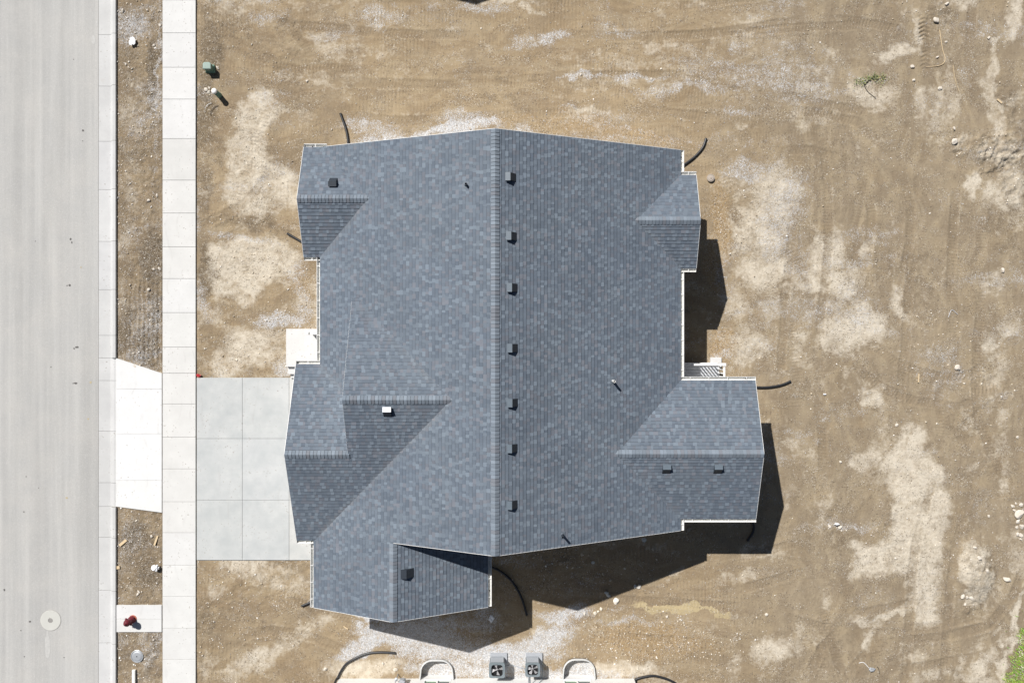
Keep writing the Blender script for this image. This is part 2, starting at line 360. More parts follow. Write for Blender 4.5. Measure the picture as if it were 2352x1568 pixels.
# ------------------------------------------------------------------ numpy noise
def vnoise(x, y, seed):
    r = np.random.default_rng(seed); T = r.random((256, 256)).astype(np.float32)
    xi = np.floor(x).astype(int); yi = np.floor(y).astype(int); fx = x - xi; fy = y - yi
    fx = fx * fx * (3 - 2 * fx); fy = fy * fy * (3 - 2 * fy)
    a = T[xi & 255, yi & 255]; b = T[(xi + 1) & 255, yi & 255]; c = T[xi & 255, (yi + 1) & 255]; d = T[(xi + 1) & 255, (yi + 1) & 255]
    return (a * (1 - fx) + b * fx) * (1 - fy) + (c * (1 - fx) + d * fx) * fy - .5
def fbm(x, y, f, seed, oct=4, gain=.55):
    s = 0; a = 1.; t = 0
    for k in range(oct): s = s + a * vnoise(x * f * 2 ** k + 17.3 * k, y * f * 2 ** k + 5.1 * k, seed + k); t += a; a *= gain
    return s / t * 2
def sstep(a, b, v):
    t = np.clip((v - a) / (b - a), 0, 1); return t * t * (3 - 2 * t)
def poly_sd(PX, PY, pts):
    """signed distance, positive inside"""
    d = np.full(PX.shape, 1e9); inside = np.zeros(PX.shape, bool); n = len(pts)
    for i in range(n):
        ax, ay = pts[i]; bx, by = pts[(i + 1) % n]; ex, ey = bx - ax, by - ay; wx, wy = PX - ax, PY - ay
        t = np.clip((wx * ex + wy * ey) / (ex * ex + ey * ey), 0, 1)
        d = np.minimum(d, np.hypot(wx - ex * t, wy - ey * t))
        c = (ay > PY) != (by > PY)
        with np.errstate(divide='ignore', invalid='ignore'): xi = (bx - ax) * (PY - ay) / (by - ay if by != ay else 1e-9) + ax
        inside ^= c & (PX < xi)
    return np.where(inside, d, -d)

# ------------------------------------------------------------------ ground sheet
GS = .05
gx = np.arange(-18.25, 25.4, GS); gy = np.arange(-17.0, 17.0, GS)
GX, GY = np.meshgrid(gx, gy, indexing='ij')
PX = 1176 + GX / .02; PY = 784 - GY / .02
wx = PX + 30 * fbm(GX, GY, .6, 1) + 14 * fbm(GX, GY, 2.5, 31); wy = PY + 30 * fbm(GX, GY, .6, 5) + 14 * fbm(GX, GY, 2.5, 35)
mL = np.zeros_like(GX); mG = np.zeros_like(GX); mD = np.zeros_like(GX); mS = np.zeros_like(GX); mO = np.zeros_like(GX); rough = np.zeros_like(GX)
def ell(cx, cy, rx, ry, a=0, soft=.62):
    c, s = math.cos(R(a)), math.sin(R(a)); dx, dy = wx - cx, wy - cy
    u = (dx * c + dy * s) / rx; v = (-dx * s + dy * c) / ry
    return sstep(1 + soft, 1 - soft, np.sqrt(u * u + v * v))
def mx(A, B, k=1.): np.maximum(A, B * k, out=A)
def pl(pts, soft=20): return sstep(-soft, soft, poly_sd(wx, wy, pts))
# pale dried mud
mx(mL, pl([(505, 440), (520, 330), (560, 235), (620, 205), (655, 250), (610, 320), (640, 375), (690, 400), (690, 490), (600, 500), (520, 470)]), .85)
mx(mL, pl([(485, 570), (545, 535), (640, 540), (700, 570), (690, 620), (630, 650), (560, 690), (500, 685), (478, 640)]), .95)
for e in [((1900, 580, 38, 48, 10), .8), ((1870, 640, 40, 30, 0), .75), ((1930, 640, 45, 40, 0), .8), ((1990, 565, 14, 34, 8), .75), ((1965, 745, 66, 50, -15), .95), ((1900, 765, 30, 34, 0), .75),
          ((1880, 690, 25, 25), .6), ((2000, 910, 22, 28, 35), .85), ((1995, 1050, 30, 46, 20), .8), ((2075, 700, 18, 56, -25), .7), ((2060, 120, 55, 16, -8), .6), ((2010, 215, 58, 34, 0), .6),
          ((2232, 425, 19, 38, 5), .95), ((2290, 250, 18, 70, -20), .6), ((2335, 50, 22, 60, 12), .75), ((2215, 10, 30, 22), .6), ((2160, 220, 14, 40, 5), .6), ((2155, 320, 12, 30), .5), ((2210, 320, 24, 24), .6),
          ((2300, 350, 50, 36, 10), .6), ((2330, 430, 34, 40, 0), .75), ((2280, 455, 28, 28, 0), .7), ((2290, 640, 30, 30), .5), ((2320, 740, 26, 30), .5), ((2275, 780, 30, 22), .6),
          ((1985, 1430, 40, 12, 0), .7), ((2060, 1405, 70, 9, -12), .8), ((1998, 1460, 12, 26), .7), ((1770, 1490, 44, 34, 0), .85), ((2090, 1500, 26, 26), .55), ((2260, 1530, 60, 18, -55), .8), ((2240, 1560, 50, 14), .7),
          ((2200, 1545, 14, 40, 20), .5), ((2140, 1545, 30, 22), .6), ((1885, 880, 18, 20), .3), ((1800, 860, 20, 10), .4), ((1340, 262, 60, 12, 0), .7), ((1325, 372, 66, 12, 0), .6), ((1165, 4, 60, 8), .75), ((1200, 26, 30, 7), .6),
          ((1610, 20, 26, 12), .6), ((1280, 215, 20, 8), .4), ((1500, 198, 18, 6), .4), ((1380, 195, 14, 6), .4), ((580, 800, 70, 46, 0), .75), ((520, 840, 55, 22), .75), ((640, 830, 40, 26), .6), ((560, 1295, 60, 34, 20), .7),
          ((500, 1350, 30, 20), .5), ((640, 1330, 44, 22), .55), ((600, 1520, 90, 26, -30), .7), ((700, 1450, 100, 18, -25), .5), ((850, 1532, 100, 22, 0), .82), ((1420, 1532, 90, 20, 0), .8), ((480, 1540, 24, 40), .5),
          ((1735, 520, 64, 70, 20), .78), ((1780, 440, 56, 60, 0), .74), ((1770, 610, 70, 60, 0), .74), ((1700, 690, 40, 44, 0), .45), ((1710, 800, 44, 60, 10), .6), ((1780, 700, 60, 34), .42), ((1690, 430, 40, 40), .4),
          ((690, 270, 50, 14, 30), .4), ((560, 455, 40, 30), .5), ((2240, 1080, 22, 14), .5), ((2250, 980, 44, 24), .3), ((2330, 900, 30, 30), .35), ((1830, 1010, 20, 22), .4), ((1750, 1270, 60, 16), .5), ((1690, 1320, 70, 12, -8), .5),
          ((1560, 1320, 60, 8, -14), .35), ((320, 200, 40, 150, 0), .42), ((300, 480, 26, 110, 0), .5), ((290, 700, 14, 110, 0), .55), ((300, 1300, 26, 26), .4), ((320, 1530, 40, 40), .42), ((2110, 70, 14, 36), .6)]:
    mx(mL, ell(*e[0]), e[1] * 1.17)
mx(mL, pl([(2070, 985), (2115, 972), (2150, 1040), (2182, 1130), (2178, 1180), (2165, 1240), (2152, 1330), (2166, 1425), (2110, 1440), (2098, 1320), (2060, 1300), (2020, 1312), (1960, 1330), (1942, 1260), (1985, 1235), (2045, 1235), (2055, 1110), (2020, 1060)]), 1.)
mx(mL, ell(2235, 1312, 46, 72, 0, .2), .9)
# pale rut curving to the bottom-right corner
for (ax, ay, bx, by, wd, k) in [(2352, 1370, 2322, 1440, 9, .95), (2322, 1440, 2303, 1520, 8, .95), (2303, 1520, 2296, 1590, 12, .95), (2350, 1320, 2330, 1370, 9, .6), (2230, 1500, 2300, 1440, 7, .4), (1590, 1393, 1690, 1398, 7, .6),
                              (1990, 120, 2020, 118, 4, .3), (2170, 100, 2172, 300, 6, .35), (2285, 100, 2300, 330, 11, .7), (2300, 330, 2345, 420, 10, .6), (2190, 560, 2165, 800, 5, .3), (2140, 250, 2128, 300, 7, .5)]:
    ex, ey = bx - ax, by - ay; t = np.clip(((wx - ax) * ex + (wy - ay) * ey) / (ex * ex + ey * ey), 0, 1)
    mx(mL, sstep(wd * 1.5, wd * .5, np.hypot(wx - ax - ex * t, wy - ay - ey * t)), k)
# smooth silt
for e in [((1530, 1392, 70, 13, 2), 1.), ((1620, 1396, 60, 8, 2), .8), ((1400, 45, 160, 24, 0), .25)]: mx(mS, ell(*e[0]), e[1])
# crushed stone
for e in [((1800, 470, 46, 80, 20), .42), ((1840, 600, 30, 70, -10), .3), ((1715, 400, 60, 20), .5), ((1040, 300, 120, 16, -8), .95), ((900, 322, 90, 16, -8), .7), ((860, 300, 70, 20, 0), .5), ((1230, 300, 90, 10, 8), .5), ((1060, 275, 80, 18, 0), .55), ((1640, 160, 90, 30, 0), .34), ((1760, 170, 100, 36, 0), .42), ((1560, 205, 120, 16, 0), .5),
          ((1270, 80, 44, 14), .62), ((1200, 90, 40, 12), .5), ((1100, 25, 60, 16), .5), ((870, 40, 60, 22), .5), ((620, 50, 40, 20), .4), ((610, 230, 40, 24), .3), ((1330, 175, 60, 8), .6), ((1460, 172, 70, 8), .6), ((1300, 250, 30, 8), .4),
          ((1700, 260, 60, 10), .5), ((1850, 200, 60, 30), .35), ((1480, 320, 50, 10), .3), ((830, 1405, 90, 14, 8), 1.), ((880, 1440, 70, 16, 0), .85), ((850, 1475, 90, 20, -25), .9), ((960, 1460, 110, 30, 8), .9), ((1000, 1490, 80, 34), .85),
          ((1150, 1500, 130, 36, -4), 1.), ((1240, 1470, 90, 26, -20), .95), ((1290, 1415, 66, 18, 0), .85), ((1210, 1550, 200, 22, 0), .95), ((1010, 1540, 70, 24), .8), ((1410, 1400, 30, 10), .4), ((1440, 1430, 70, 9), .5), ((640, 735, 55, 26, 0), .75),
          ((690, 690, 22, 44, 0), .5), ((470, 690, 16, 50, -30), .5), ((640, 845, 30, 14), .5), ((560, 545, 90, 10, 8), .45), ((690, 620, 30, 30), .4), ((1670, 640, 20, 80), .3), ((1660, 820, 30, 16), .5), ((1740, 380, 60, 20), .45), ((1780, 530, 34, 60, 0), .42),
          ((300, 60, 36, 34), .5), ((330, 300, 30, 40), .4), ((290, 560, 20, 40), .4), ((340, 740, 40, 60), .55), ((330, 820, 44, 20), .55), ((300, 1240, 36, 60), .35), ((345, 1480, 26, 50), .45), ((290, 1480, 20, 22), .4), ((368, 220, 5, 220, 0), .5),
          ((2140, 240, 60, 20), .25), ((2000, 180, 50, 10), .4), ((2230, 180, 20, 30), .3), ((1880, 1200, 60, 10), .3), ((1960, 1205, 50, 14), .45), ((1800, 110, 40, 30), .3), ((455, 500, 10, 60), .4), ((1100, 1340, 30, 60), .2),
          ((1330, 1350, 60, 40), .2), ((1180, 1290, 60, 26), .35), ((1010, 1430, 60, 20), .8), ((1100, 1425, 60, 24), .6), ((1480, 300, 260, 9, 8), .3)]:
    mx(mG, ell(*e[0]), e[1])
# moist dark soil
for e in [((478, 200, 34, 200, 0), .7), ((470, 430, 24, 90, 0), .6), ((475, 620, 22, 80), .75), ((600, 510, 90, 18, 12), .55), ((650, 540, 40, 10, 20), .5), ((350, 600, 34, 70, 0), .85), ((330, 800, 40, 40), .6), ((320, 1230, 44, 60), .7),
          ((345, 1340, 30, 30), .6), ((470, 1420, 40, 60), .55), ((560, 1420, 90, 24, 20), .45), ((310, 400, 14, 40), .3), ((345, 1010, 60, 30), .3), ((2180, 45, 26, 22), .6), ((520, 700, 60, 24), .4), ((640, 250, 30, 40), .25),
          ((1900, 1010, 40, 16), .35), ((1940, 1240, 60, 40), .45), ((2120, 1330, 18, 100, 0), .5), ((2240, 1390, 50, 14), .35), ((700, 760, 30, 40), .3), ((1640, 500, 20, 80), .35), ((2270, 330, 40, 12), .4), ((720, 1440, 20, 8), .4), ((355, 130, 10, 150), .45),
          ((355, 700, 30, 120), .55), ((300, 660, 20, 90), .4), ((495, 330, 22, 80), .5)]:
    mx(mD, ell(*e[0]), e[1])
for e in [((1650, 560, 30, 130, 0), .8), ((1660, 800, 34, 50), .9), ((1095, 1500, 36, 34), 1.), ((1500, 1470, 150, 46), .7), ((1420, 1320, 120, 20, -10), .3), ((1310, 1400, 60, 12), .5), ((560, 590, 60, 20), .3), ((900, 360, 200, 20, -6), .4), ((1400, 300, 200, 24, 6), .6),
          ((1250, 270, 120, 20), .5), ((560, 1300, 60, 20), .4), ((520, 840, 60, 20), .5), ((700, 640, 40, 60), .5), ((1000, 1510, 60, 14), .35), ((960, 1415, 60, 10), .4), ((1060, 1450, 60, 14), .5), ((300, 1240, 36, 60), .35), ((1710, 880, 40, 30), .4), ((1640, 440, 20, 50), .6)]:
    mx(mO, ell(*e[0]), e[1])
# faint wisps of drier and damper soil everywhere
ws = fbm(GX, GY, .45, 300, 5, .6); wv_ = fbm(GX * .45, GY * 1.5, .6, 310, 5, .6); wh_ = fbm(GX * 1.5, GY * .45, .6, 320, 5, .6)
lr = sstep(1500, 1950, PX)
mL = np.maximum(mL, np.clip((ws * .6 + (wv_ * (1 - lr) + wh_ * lr) * .9) * 1.15 - .02, 0, .5))
mG = np.maximum(mG, np.clip(fbm(GX * .5, GY * 1.4, .5, 330, 5, .65) * 1.0 - .16, 0, .32) * sstep(1250, 1050, PY) + np.clip(fbm(GX, GY, .5, 335, 5, .65) * .8 - .2, 0, .15))
mD = np.maximum(mD, np.clip(fbm(GX, GY, .35, 340, 5, .6) * 1.1 - .1, 0, .4))
sxx = sstep(262, 270, PX) * sstep(378, 370, PX); sd_ = .30 + .5 * fbm(GX, GY, .8, 350, 4); sl2 = np.clip(.25 + .7 * fbm(GX, GY, .9, 352, 4), 0, 1)
for e in [((350, 600, 34, 62, 0), 1.), ((340, 800, 34, 60), .9), ((352, 710, 20, 60), .9), ((290, 760, 22, 60), .75), ((355, 170, 16, 110), .8), ((320, 1230, 50, 46), .9), ((345, 1330, 34, 30), .8), ((282, 1340, 16, 34), .7), ((350, 1500, 16, 60), .7), ((285, 1500, 14, 50), .6), ((290, 55, 30, 40), .6), ((330, 840, 50, 14), .4)]:
    sd_ = np.maximum(sd_, ell(*e[0]) * e[1])
for e in [((310, 250, 36, 110, 0), .75), ((300, 440, 30, 70, 0), .8), ((285, 560, 22, 70, 0), .8), ((300, 660, 16, 40, 0), .6), ((292, 720, 10, 60), .5), ((300, 1200, 30, 14), .5), ((300, 1330, 18, 40), .7), ((320, 1480, 40, 20), .5)]:
    sl2 = np.maximum(sl2, ell(*e[0]) * e[1])
mD = np.where(sxx > .5, sd_, mD); mL = np.where(sxx > .5, sl2 * .62 * (1 - .6 * np.clip(sd_, 0, 1)), mL); mG = np.where(sxx > .5, mG * (.55 + .45 * sstep(300, 240, PY)) + .12, mG); mO = np.maximum(mO, sxx * np.clip(.0 + .7 * fbm(GX, GY, .9, 365, 4), 0, .35))
# relief
hh = .020 * fbm(GX, GY, .5, 50) + .010 * fbm(GX, GY, 3., 60, 3)
strip = sstep(262, 270, PX) * sstep(378, 370, PX)
rough = np.maximum(rough, strip * 1.05)
for e in [((2300, 350, 55, 36, 10), 4.2), ((2205, 330, 18, 26, -20), 2.6), ((2150, 45, 26, 26), 1.2), ((2325, 430, 30, 30), 2.), ((2300, 386, 50, 8, -6), 3.5), ((1998, 600, 12, 30), .8), ((2060, 1230, 60, 120, 0), .5), ((600, 350, 50, 80), .6), ((2235, 1312, 46, 72, 0, .2), 1.1), ((530, 500, 60, 12), 1.0), ((2330, 270, 20, 80, -15), 1.2), ((2180, 300, 14, 20), .8),
          ((570, 330, 50, 120), .45), ((560, 610, 80, 60), .35), ((2130, 1200, 60, 200), .35), ((2280, 1090, 16, 10), 1.0), ((660, 780, 60, 60), .6), ((1760, 520, 60, 120), .45), ((1990, 190, 50, 16), .7), ((2220, 1384, 20, 12), 1.2),
          ((700, 350, 80, 30, 0), .5), ((1520, 1450, 200, 40), .35), ((2190, 860, 120, 200), .25), ((2280, 900, 60, 50), .35), ((1960, 720, 80, 60), .3)]:
    rough = np.maximum(rough, ell(*e[0]) * e[1])
rid = 1 - np.abs(fbm(GX, GY, 2.2, 70, 4, .6)) * 2.2
west_ = sstep(450, 460, PX) * sstep(900, 640, PX); rough = np.maximum(rough, west_ * np.clip(.30 + 1.3 * fbm(GX, GY, .5, 380, 4), 0, .9))
hh += rough * (.030 * fbm(GX, GY, 4.2, 80, 3, .7) + .028 * (rid - .6))
kx = sxx * sstep(620, 660, PY) * sstep(850, 820, PY); hh += kx * .022 * np.sin(2 * math.pi * (PX + 4 * fbm(GX, GY, .7, 370)) / 10.5)
hh += .22 * sstep(1.25, .2, np.hypot((PX - 2235) / 46, (PY - 1312) / 72)) * (1 + .3 * fbm(GX, GY, 1.5, 90))
hh += .10 * ell(2300, 345, 50, 30, 10)
def tread(x0, y0, x1, y1, wd, per, amp, chev=0., seed=3):
    global hh
    ex, ey = x1 - x0, y1 - y0; Ln = math.hypot(ex, ey); ex /= Ln; ey /= Ln
    qx = PX + 6 * fbm(GX, GY, .5, seed) - x0; qy = PY + 6 * fbm(GX, GY, .5, seed + 9) - y0
    s = qx * ex + qy * ey; t = -qx * ey + qy * ex
    mk = sstep(wd * .55, wd * .42, np.abs(t)) * sstep(-4, 8, s) * sstep(Ln + 4, Ln - 8, s) * np.clip(.75 + 1.6 * fbm(GX, GY, .8, seed + 20), 0, 1)
    hh += amp * mk * (np.sin(2 * math.pi * (s + chev * np.abs(t)) / per) * .5 - .35)
tread(2124, 34, 2124, 92, 24, 9.5, .095, -.5); tread(2128, 110, 2126, 160, 22, 9.5, .045, -.5, 8)
tread(560, 535, 564, 645, 17, 7.5, .045, 0, 5); tread(355, 110, 357, 235, 18, 7.5, .022, 0, 6)
tread(610, 250, 540, 470, 22, 8, .032, 0, 7); tread(2200, 860, 2300, 880, 26, 8, .040, .3, 4); tread(2220, 900, 2290, 880, 30, 8.5, .040, .3, 14)
for i, (a, b, c, d, wd) in enumerate([(470, 90, 900, 120, 22), (620, 30, 1500, 60, 22), (700, 150, 1500, 160, 20), (760, 170, 1700, 215, 22), (900, 205, 1800, 230, 18), (1500, 80, 1900, 90, 20), (1200, 245, 1900, 260, 20), (1500, 330, 2000, 300, 20),
                            (1640, 330, 1700, 480, 20), (1740, 460, 1830, 620, 24), (1760, 640, 1830, 760, 24), (1820, 700, 1835, 1000, 20), (2195, 500, 2190, 800, 24), (2170, 820, 2160, 1010, 20), (2255, 480, 2250, 860, 22), (2000, 330, 1960, 540, 22),
                            (1880, 330, 1900, 540, 20), (1990, 590, 1970, 760, 20), (1560, 1420, 1900, 1440, 20), (1350, 1350, 1720, 1330, 22), (1450, 1255, 1620, 1240, 22), (620, 1330, 700, 1450, 24), (2070, 1260, 1960, 1300, 26), (2155, 1300, 2160, 1420, 22),
                            (2060, 1060, 2010, 1220, 24), (2250, 1400, 2330, 1200, 24), (300, 640, 300, 850, 18), (330, 640, 332, 850, 18), (640, 520, 470, 490, 18), (850, 20, 700, 140, 22), (1660, 1440, 1670, 1568, 18), (1900, 1340, 1890, 1560, 22),
                            (2190, 1080, 2250, 980, 22)]):
    tread(a, b, c, d, wd, 7.2, .020, 0, 100 + i)
mV = sstep(1500, 1950, PX) * .85 + .1
mT = np.zeros_like(GX); mT = np.maximum(mT, sxx * np.clip(.55 + .9 * fbm(GX, GY, 1.3, 372, 4), 0, 1))
west = sstep(450, 460, PX) * sstep(900, 640, PX)
rough = np.maximum(rough, west * np.clip(.30 + 1.3 * fbm(GX, GY, .5, 380, 4), 0, .9)); mT = np.maximum(mT, west * np.clip(.15 + 1.2 * fbm(GX, GY, .6, 384, 5), 0, .7))
TQX = PX + 7 * fbm(GX, GY, .4, 400); TQY = PY + 7 * fbm(GX, GY, .4, 405)
def track(pts, sep=0, wd=20, kt=.45, kl=.22, amp=.020, per=7.2, seed=1):
    """curving machine track (pair when sep>0): compacted darker band, pale squeezed edges, cleat ripples"""
    global hh, mT, mL
    P = [Vector((x, y, 0)) for x, y in pts]; S = spline(P, 70); S = [(p.x, p.y) for p in S]
    best = np.full(GX.shape, 1e9); sd = np.zeros_like(GX); ss = np.zeros_like(GX); acc = 0
    for (ax, ay), (bx, by) in zip(S[:-1], S[1:]):
        ex, ey = bx - ax, by - ay; L2 = ex * ex + ey * ey; L_ = math.sqrt(L2); rx, ry = TQX - ax, TQY - ay
        t = np.clip((rx * ex + ry * ey) / L2, 0, 1); d = np.hypot(rx - ex * t, ry - ey * t); k = d < best
        best = np.where(k, d, best); sd = np.where(k, np.sign(ex * ry - ey * rx) * d, sd); ss = np.where(k, acc + t * L_, ss); acc += L_
    vis = np.clip(.55 + 1.9 * fbm(GX, GY, .35, 500 + seed, 3), 0, 1) * sstep(0, 50, ss) * sstep(acc, acc - 50, ss)
    for o_ in ((-sep / 2, sep / 2) if sep else (0,)):
        q = np.abs(sd - o_); m_ = sstep(wd * .62, wd * .42, q) * vis; eg = np.exp(-((q - wd * .62) / (wd * .16)) ** 2) * vis
        mT = np.maximum(mT, m_ * kt); mL = np.maximum(mL, eg * kl); mL = mL * (1 - m_ * .35)
        hh += -.012 * m_ + .010 * eg + amp * m_ * np.sin(2 * math.pi * (ss + .25 * (sd - o_)) / per) * .5
for i_, a_ in enumerate([([(2190, -20), (2175, 200), (2150, 420), (2135, 700), (2110, 960)], 92), ([(2285, 460), (2252, 700), (2248, 960), (2320, 1120)], 0), ([(1850, 330), (1862, 560), (1838, 800), (1850, 1100)], 88),
          ([(1680, 400), (1750, 540), (1830, 650), (1850, 820)], 60), ([(2352, 940), (2220, 1040), (2150, 1260), (2120, 1590)], 90), ([(1560, 1350), (1800, 1290), (1950, 1240), (2060, 1140)], 70), ([(1330, 1410), (1700, 1440), (2000, 1500), (2352, 1440)], 86),
          ([(460, 60), (800, 115), (1400, 130), (2060, 100)], 90), ([(470, 10), (640, 90), (740, 210), (950, 236), (1500, 215), (2000, 300)], 80), ([(650, 400), (570, 495), (460, 545)], 50), ([(1880, 1590), (1980, 1450), (2250, 1400), (2340, 1200)], 80),
          ([(1000, 20), (1500, 50), (1900, 10), (2100, 40)], 70), ([(1640, 330), (1720, 300), (1950, 320), (2050, 480), (2010, 700)], 90), ([(1960, 780), (2040, 860), (2200, 900), (2300, 850)], 64), ([(460, 1500), (560, 1420), (700, 1420), (900, 1500)], 70), ([(1600, 1250), (1700, 1330), (1900, 1350), (1980, 1568)], 84)]):
    track(a_[0], a_[1], seed=i_)
edge = sstep(0, 1.2, np.minimum(np.minimum(GX + 18.0, 25.2 - GX), np.minimum(GY + 16.9, 16.8 - GY)) + .2)
hh *= edge
# trench for the neighbour's window wells and flat bed beside slabs
for (a, b, c, d, dep) in [(960, 1508, 1046, 1568, -.34), (1290, 1506, 1368, 1568, -.34)]:
    k = (PX > a - 2) & (PX < b + 0) if False else None
def in_box(a, c, b, d): return (PX > a) & (PX < b) & (PY > c) & (PY < d)
concrete = in_box(374, -99, 448, 1700) | in_box(452, 868, 716, 1285) | in_box(268, 860, 370, 1160) | in_box(268, 1391, 370, 1449)
hh = np.where(concrete, -.03, np.clip(hh, -.08, .6))
hh = np.where(strip > .5, np.clip(hh, -.07, .045), hh)
mR = np.clip(rough * .8, 0, 1)
near = (PX > 449) & (PX < 456); hh = np.where(near, np.minimum(hh, .01), hh)
def well_sd(px, py, cx, y0, hw_top, hw_bot, yb):
    """inside of the U-shaped window well, in photo units at ground level"""
    t = np.clip((py - y0) / (yb - y0), 0, 1); hw = hw_top + (hw_bot - hw_top) * t
    rr = 26; dx = np.abs(px - cx); qx = dx - (hw - rr); qy = (y0 + rr) - py
    d = np.where((qx > 0) & (qy > 0), rr - np.hypot(np.maximum(qx, 0), np.maximum(qy, 0)), np.minimum(hw - dx, py - y0))
    return np.where(py > yb, -1, d)
WELLS = [(1003.5, 1514, 33, 39, 1570), (1329.5, 1512, 33, 37, 1570)]
for wl in WELLS: hh = np.where(well_sd(PX, PY, *wl) > 0, -.30 + .012 * fbm(GX, GY, 6, 77), hh); mx(mG, sstep(0, 3, well_sd(PX, PY, *wl)), 1.)
nx, ny = GX.shape
vid = np.arange(nx * ny).reshape(nx, ny)
quads = np.stack([vid[:-1, :-1], vid[1:, :-1], vid[1:, 1:], vid[:-1, 1:]], -1).reshape(-1, 4)
V = np.stack([GX, GY, hh], -1).reshape(-1, 3)
# outer apron reaching the horizon, tucked under the detailed sheet
B = 900.; xo0, xo1, yo0, yo1 = gx[0] + .3, gx[-1] - .3, gy[0] + .3, gy[-1] - .3
outer = np.array([(-B, -B), (xo0, -B), (xo1, -B), (B, -B), (-B, yo0), (xo0, yo0), (xo1, yo0), (B, yo0), (-B, yo1), (xo0, yo1), (xo1, yo1), (B, yo1), (-B, B), (xo0, B), (xo1, B), (B, B)])
ov = np.concatenate([outer, np.full((16, 1), -.15)], 1); base = nx * ny
oq = [(r * 4 + c, r * 4 + c + 1, r * 4 + c + 5, r * 4 + c + 4) for r in range(3) for c in range(3) if (r, c) != (1, 1)]
V = np.concatenate([V, ov]); quads = np.concatenate([quads, np.array(oq) + base])
me = bpy.data.meshes.new('ground'); me.vertices.add(len(V)); me.vertices.foreach_set('co', V.astype(np.float32).ravel())
me.loops.add(len(quads) * 4); me.loops.foreach_set('vertex_index', quads.astype(np.int32).ravel())
me.polygons.add(len(quads)); me.polygons.foreach_set('loop_start', np.arange(0, len(quads) * 4, 4, dtype=np.int32)); me.polygons.foreach_set('loop_total', np.full(len(quads), 4, np.int32))
me.update(calc_edges=True); me.polygons.foreach_set('use_smooth', np.ones(len(quads), bool))
for nm, A in (('mL', mL), ('mG', mG), ('mD', mD), ('mS', mS), ('mO', mO), ('mR', mR), ('mT', mT), ('mV', mV)):
    at = me.attributes.new(nm, 'FLOAT', 'POINT'); at.data.foreach_set('value', np.concatenate([A.ravel(), np.zeros(16)]).astype(np.float32))
me.materials.append(M_dirt)
ground = bpy.data.objects.new('ground', me); COL.objects.link(ground); tag(ground, kind='structure')
def gz(x, y):
    i = int(np.clip((x - gx[0]) / GS, 0, nx - 1)); j = int(np.clip((y - gy[0]) / GS, 0, ny - 1)); return float(hh[i, j])

# ------------------------------------------------------------------ road, kerb, pavement, drive
def wx_(px, z=0): return (px - 1176) * .02 * (1 - z / H)
def wy_(py, z=0): return (784 - py) * .02 * (1 - z / H)
mb = MB()
xs0, xs1 = -60., wx_(226, -.06)
mb.add([(xs0, -400, -.06), (xs1, -400, -.06), (xs1, 400, -.06), (xs0, 400, -.06)], [(0, 1, 2, 3)], M_road)
def blot(mbx, px, py, rx, ry, m_, z):
    c = W(px, py, z); n = 14; vs = [(c.x, c.y, z)]
    for i in range(n):
        a = 2 * math.pi * i / n; k = random.uniform(.7, 1.15); vs.append((c.x + rx * .02 * k * math.cos(a), c.y + ry * .02 * k * math.sin(a), z))
    mbx.add(vs, [(0, 1 + i, 1 + (i + 1) % n) for i in range(n)], m_)
for (px, py, rx, ry) in [(190.5, 300, 3, 3), (190, 324, 1.3, 1.3), (162, 549, 2.6, 3), (165, 557, 1.5, 3), (160, 655, 3, 2.6), (154, 656, 2, 1.5), (177, 797, 4.5, 2.5), (170, 800, 2, 2), (174, 880, 4, 2.6), (168, 880, 2, 1.5), (117, 843, 1.6, 1.6),
                       (10, 1354, 2, 3), (69, 1427, 3, 2), (169, 137, 1.2, 1.2), (81, 554, 1.2, 1.2), (56, 1675, 2, 2), (56, 1507, 1.5, 1.5), (48, 1447, 1.5, 1.5), (147, 1509, 1.5, 1.5), (89, 1120, 1.2, 1.2), (55, 1175, 1.6, 1.6), (60, 1094, 1.4, 1.4)]:
    blot(mb, px, py, rx, ry, M_tar, -.056)
for (px, py, rx, ry) in [(208, 878, 3, 3), (203, 962, 2.5, 2.5), (153, 1143, 3, 2.6), (186, 614, 1.5, 2.5)]: blot(mb, px, py, rx, ry, M_tan, -.056)
for (px, py, rx, ry) in [(215, 92, 6, 13), (109, 1480, 6, 34), (222, 55, 3, 8)]: blot(mb, px, py, rx, ry, M_patch, -.056)
tag(mb.build('road'), kind='structure')

def rc(lo=.96, hi=1.03): k = random.uniform(lo, hi); return (k, k, k * random.uniform(.99, 1.01))
# kerb and gutter: flat pan then a rounded kerb with a real step
mb = MB()
def curb_seg(y0, y1, low=False):
    g = .006; a, b = y0 + g, y1 - g
    ztop = .02 if low else .10
    prof = [(wx_(226.5, -.05), -.2), (wx_(226.5, -.05), -.052), (wx_(254, -.07), -.072), (wx_(255.5, -.06), -.05 if not low else -.03), (wx_(257.5, .08), ztop - .015), (wx_(259, .1), ztop), (wx_(264.5, .1), ztop), (wx_(265.5, .1), ztop - .012), (wx_(265.5, .1), -.2)]
    n = len(prof); vs = [(x, a, z) for x, z in prof] + [(x, b, z) for x, z in prof]; c = rc(.95, 1.02)
    mb.add(vs, [(i, i + 1, n + i + 1, n + i) for i in range(n - 1)][::1], M_curb, c)
    mb.add(vs, [tuple(range(n)), tuple(range(n, 2 * n))[::-1]], M_joint, (1, 1, 1))
cj = [-140, -40, 78.6, 197, 324, 435, 554, 665, 770, 822, 873.7, 990, 1108.6, 1163, 1234, 1355.7, 1476.6, 1598, 1720]
for a, b in zip(cj[:-1], cj[1:]): curb_seg(wy_(b), wy_(a), low=(a >= 822 and b <= 1163))
mb.box((wx_(226.6), wy_(1720), -.2), (wx_(265), wy_(-140), -.085), M_joint)
o = tag(mb.build('kerb'), kind='structure')
mb = MB()
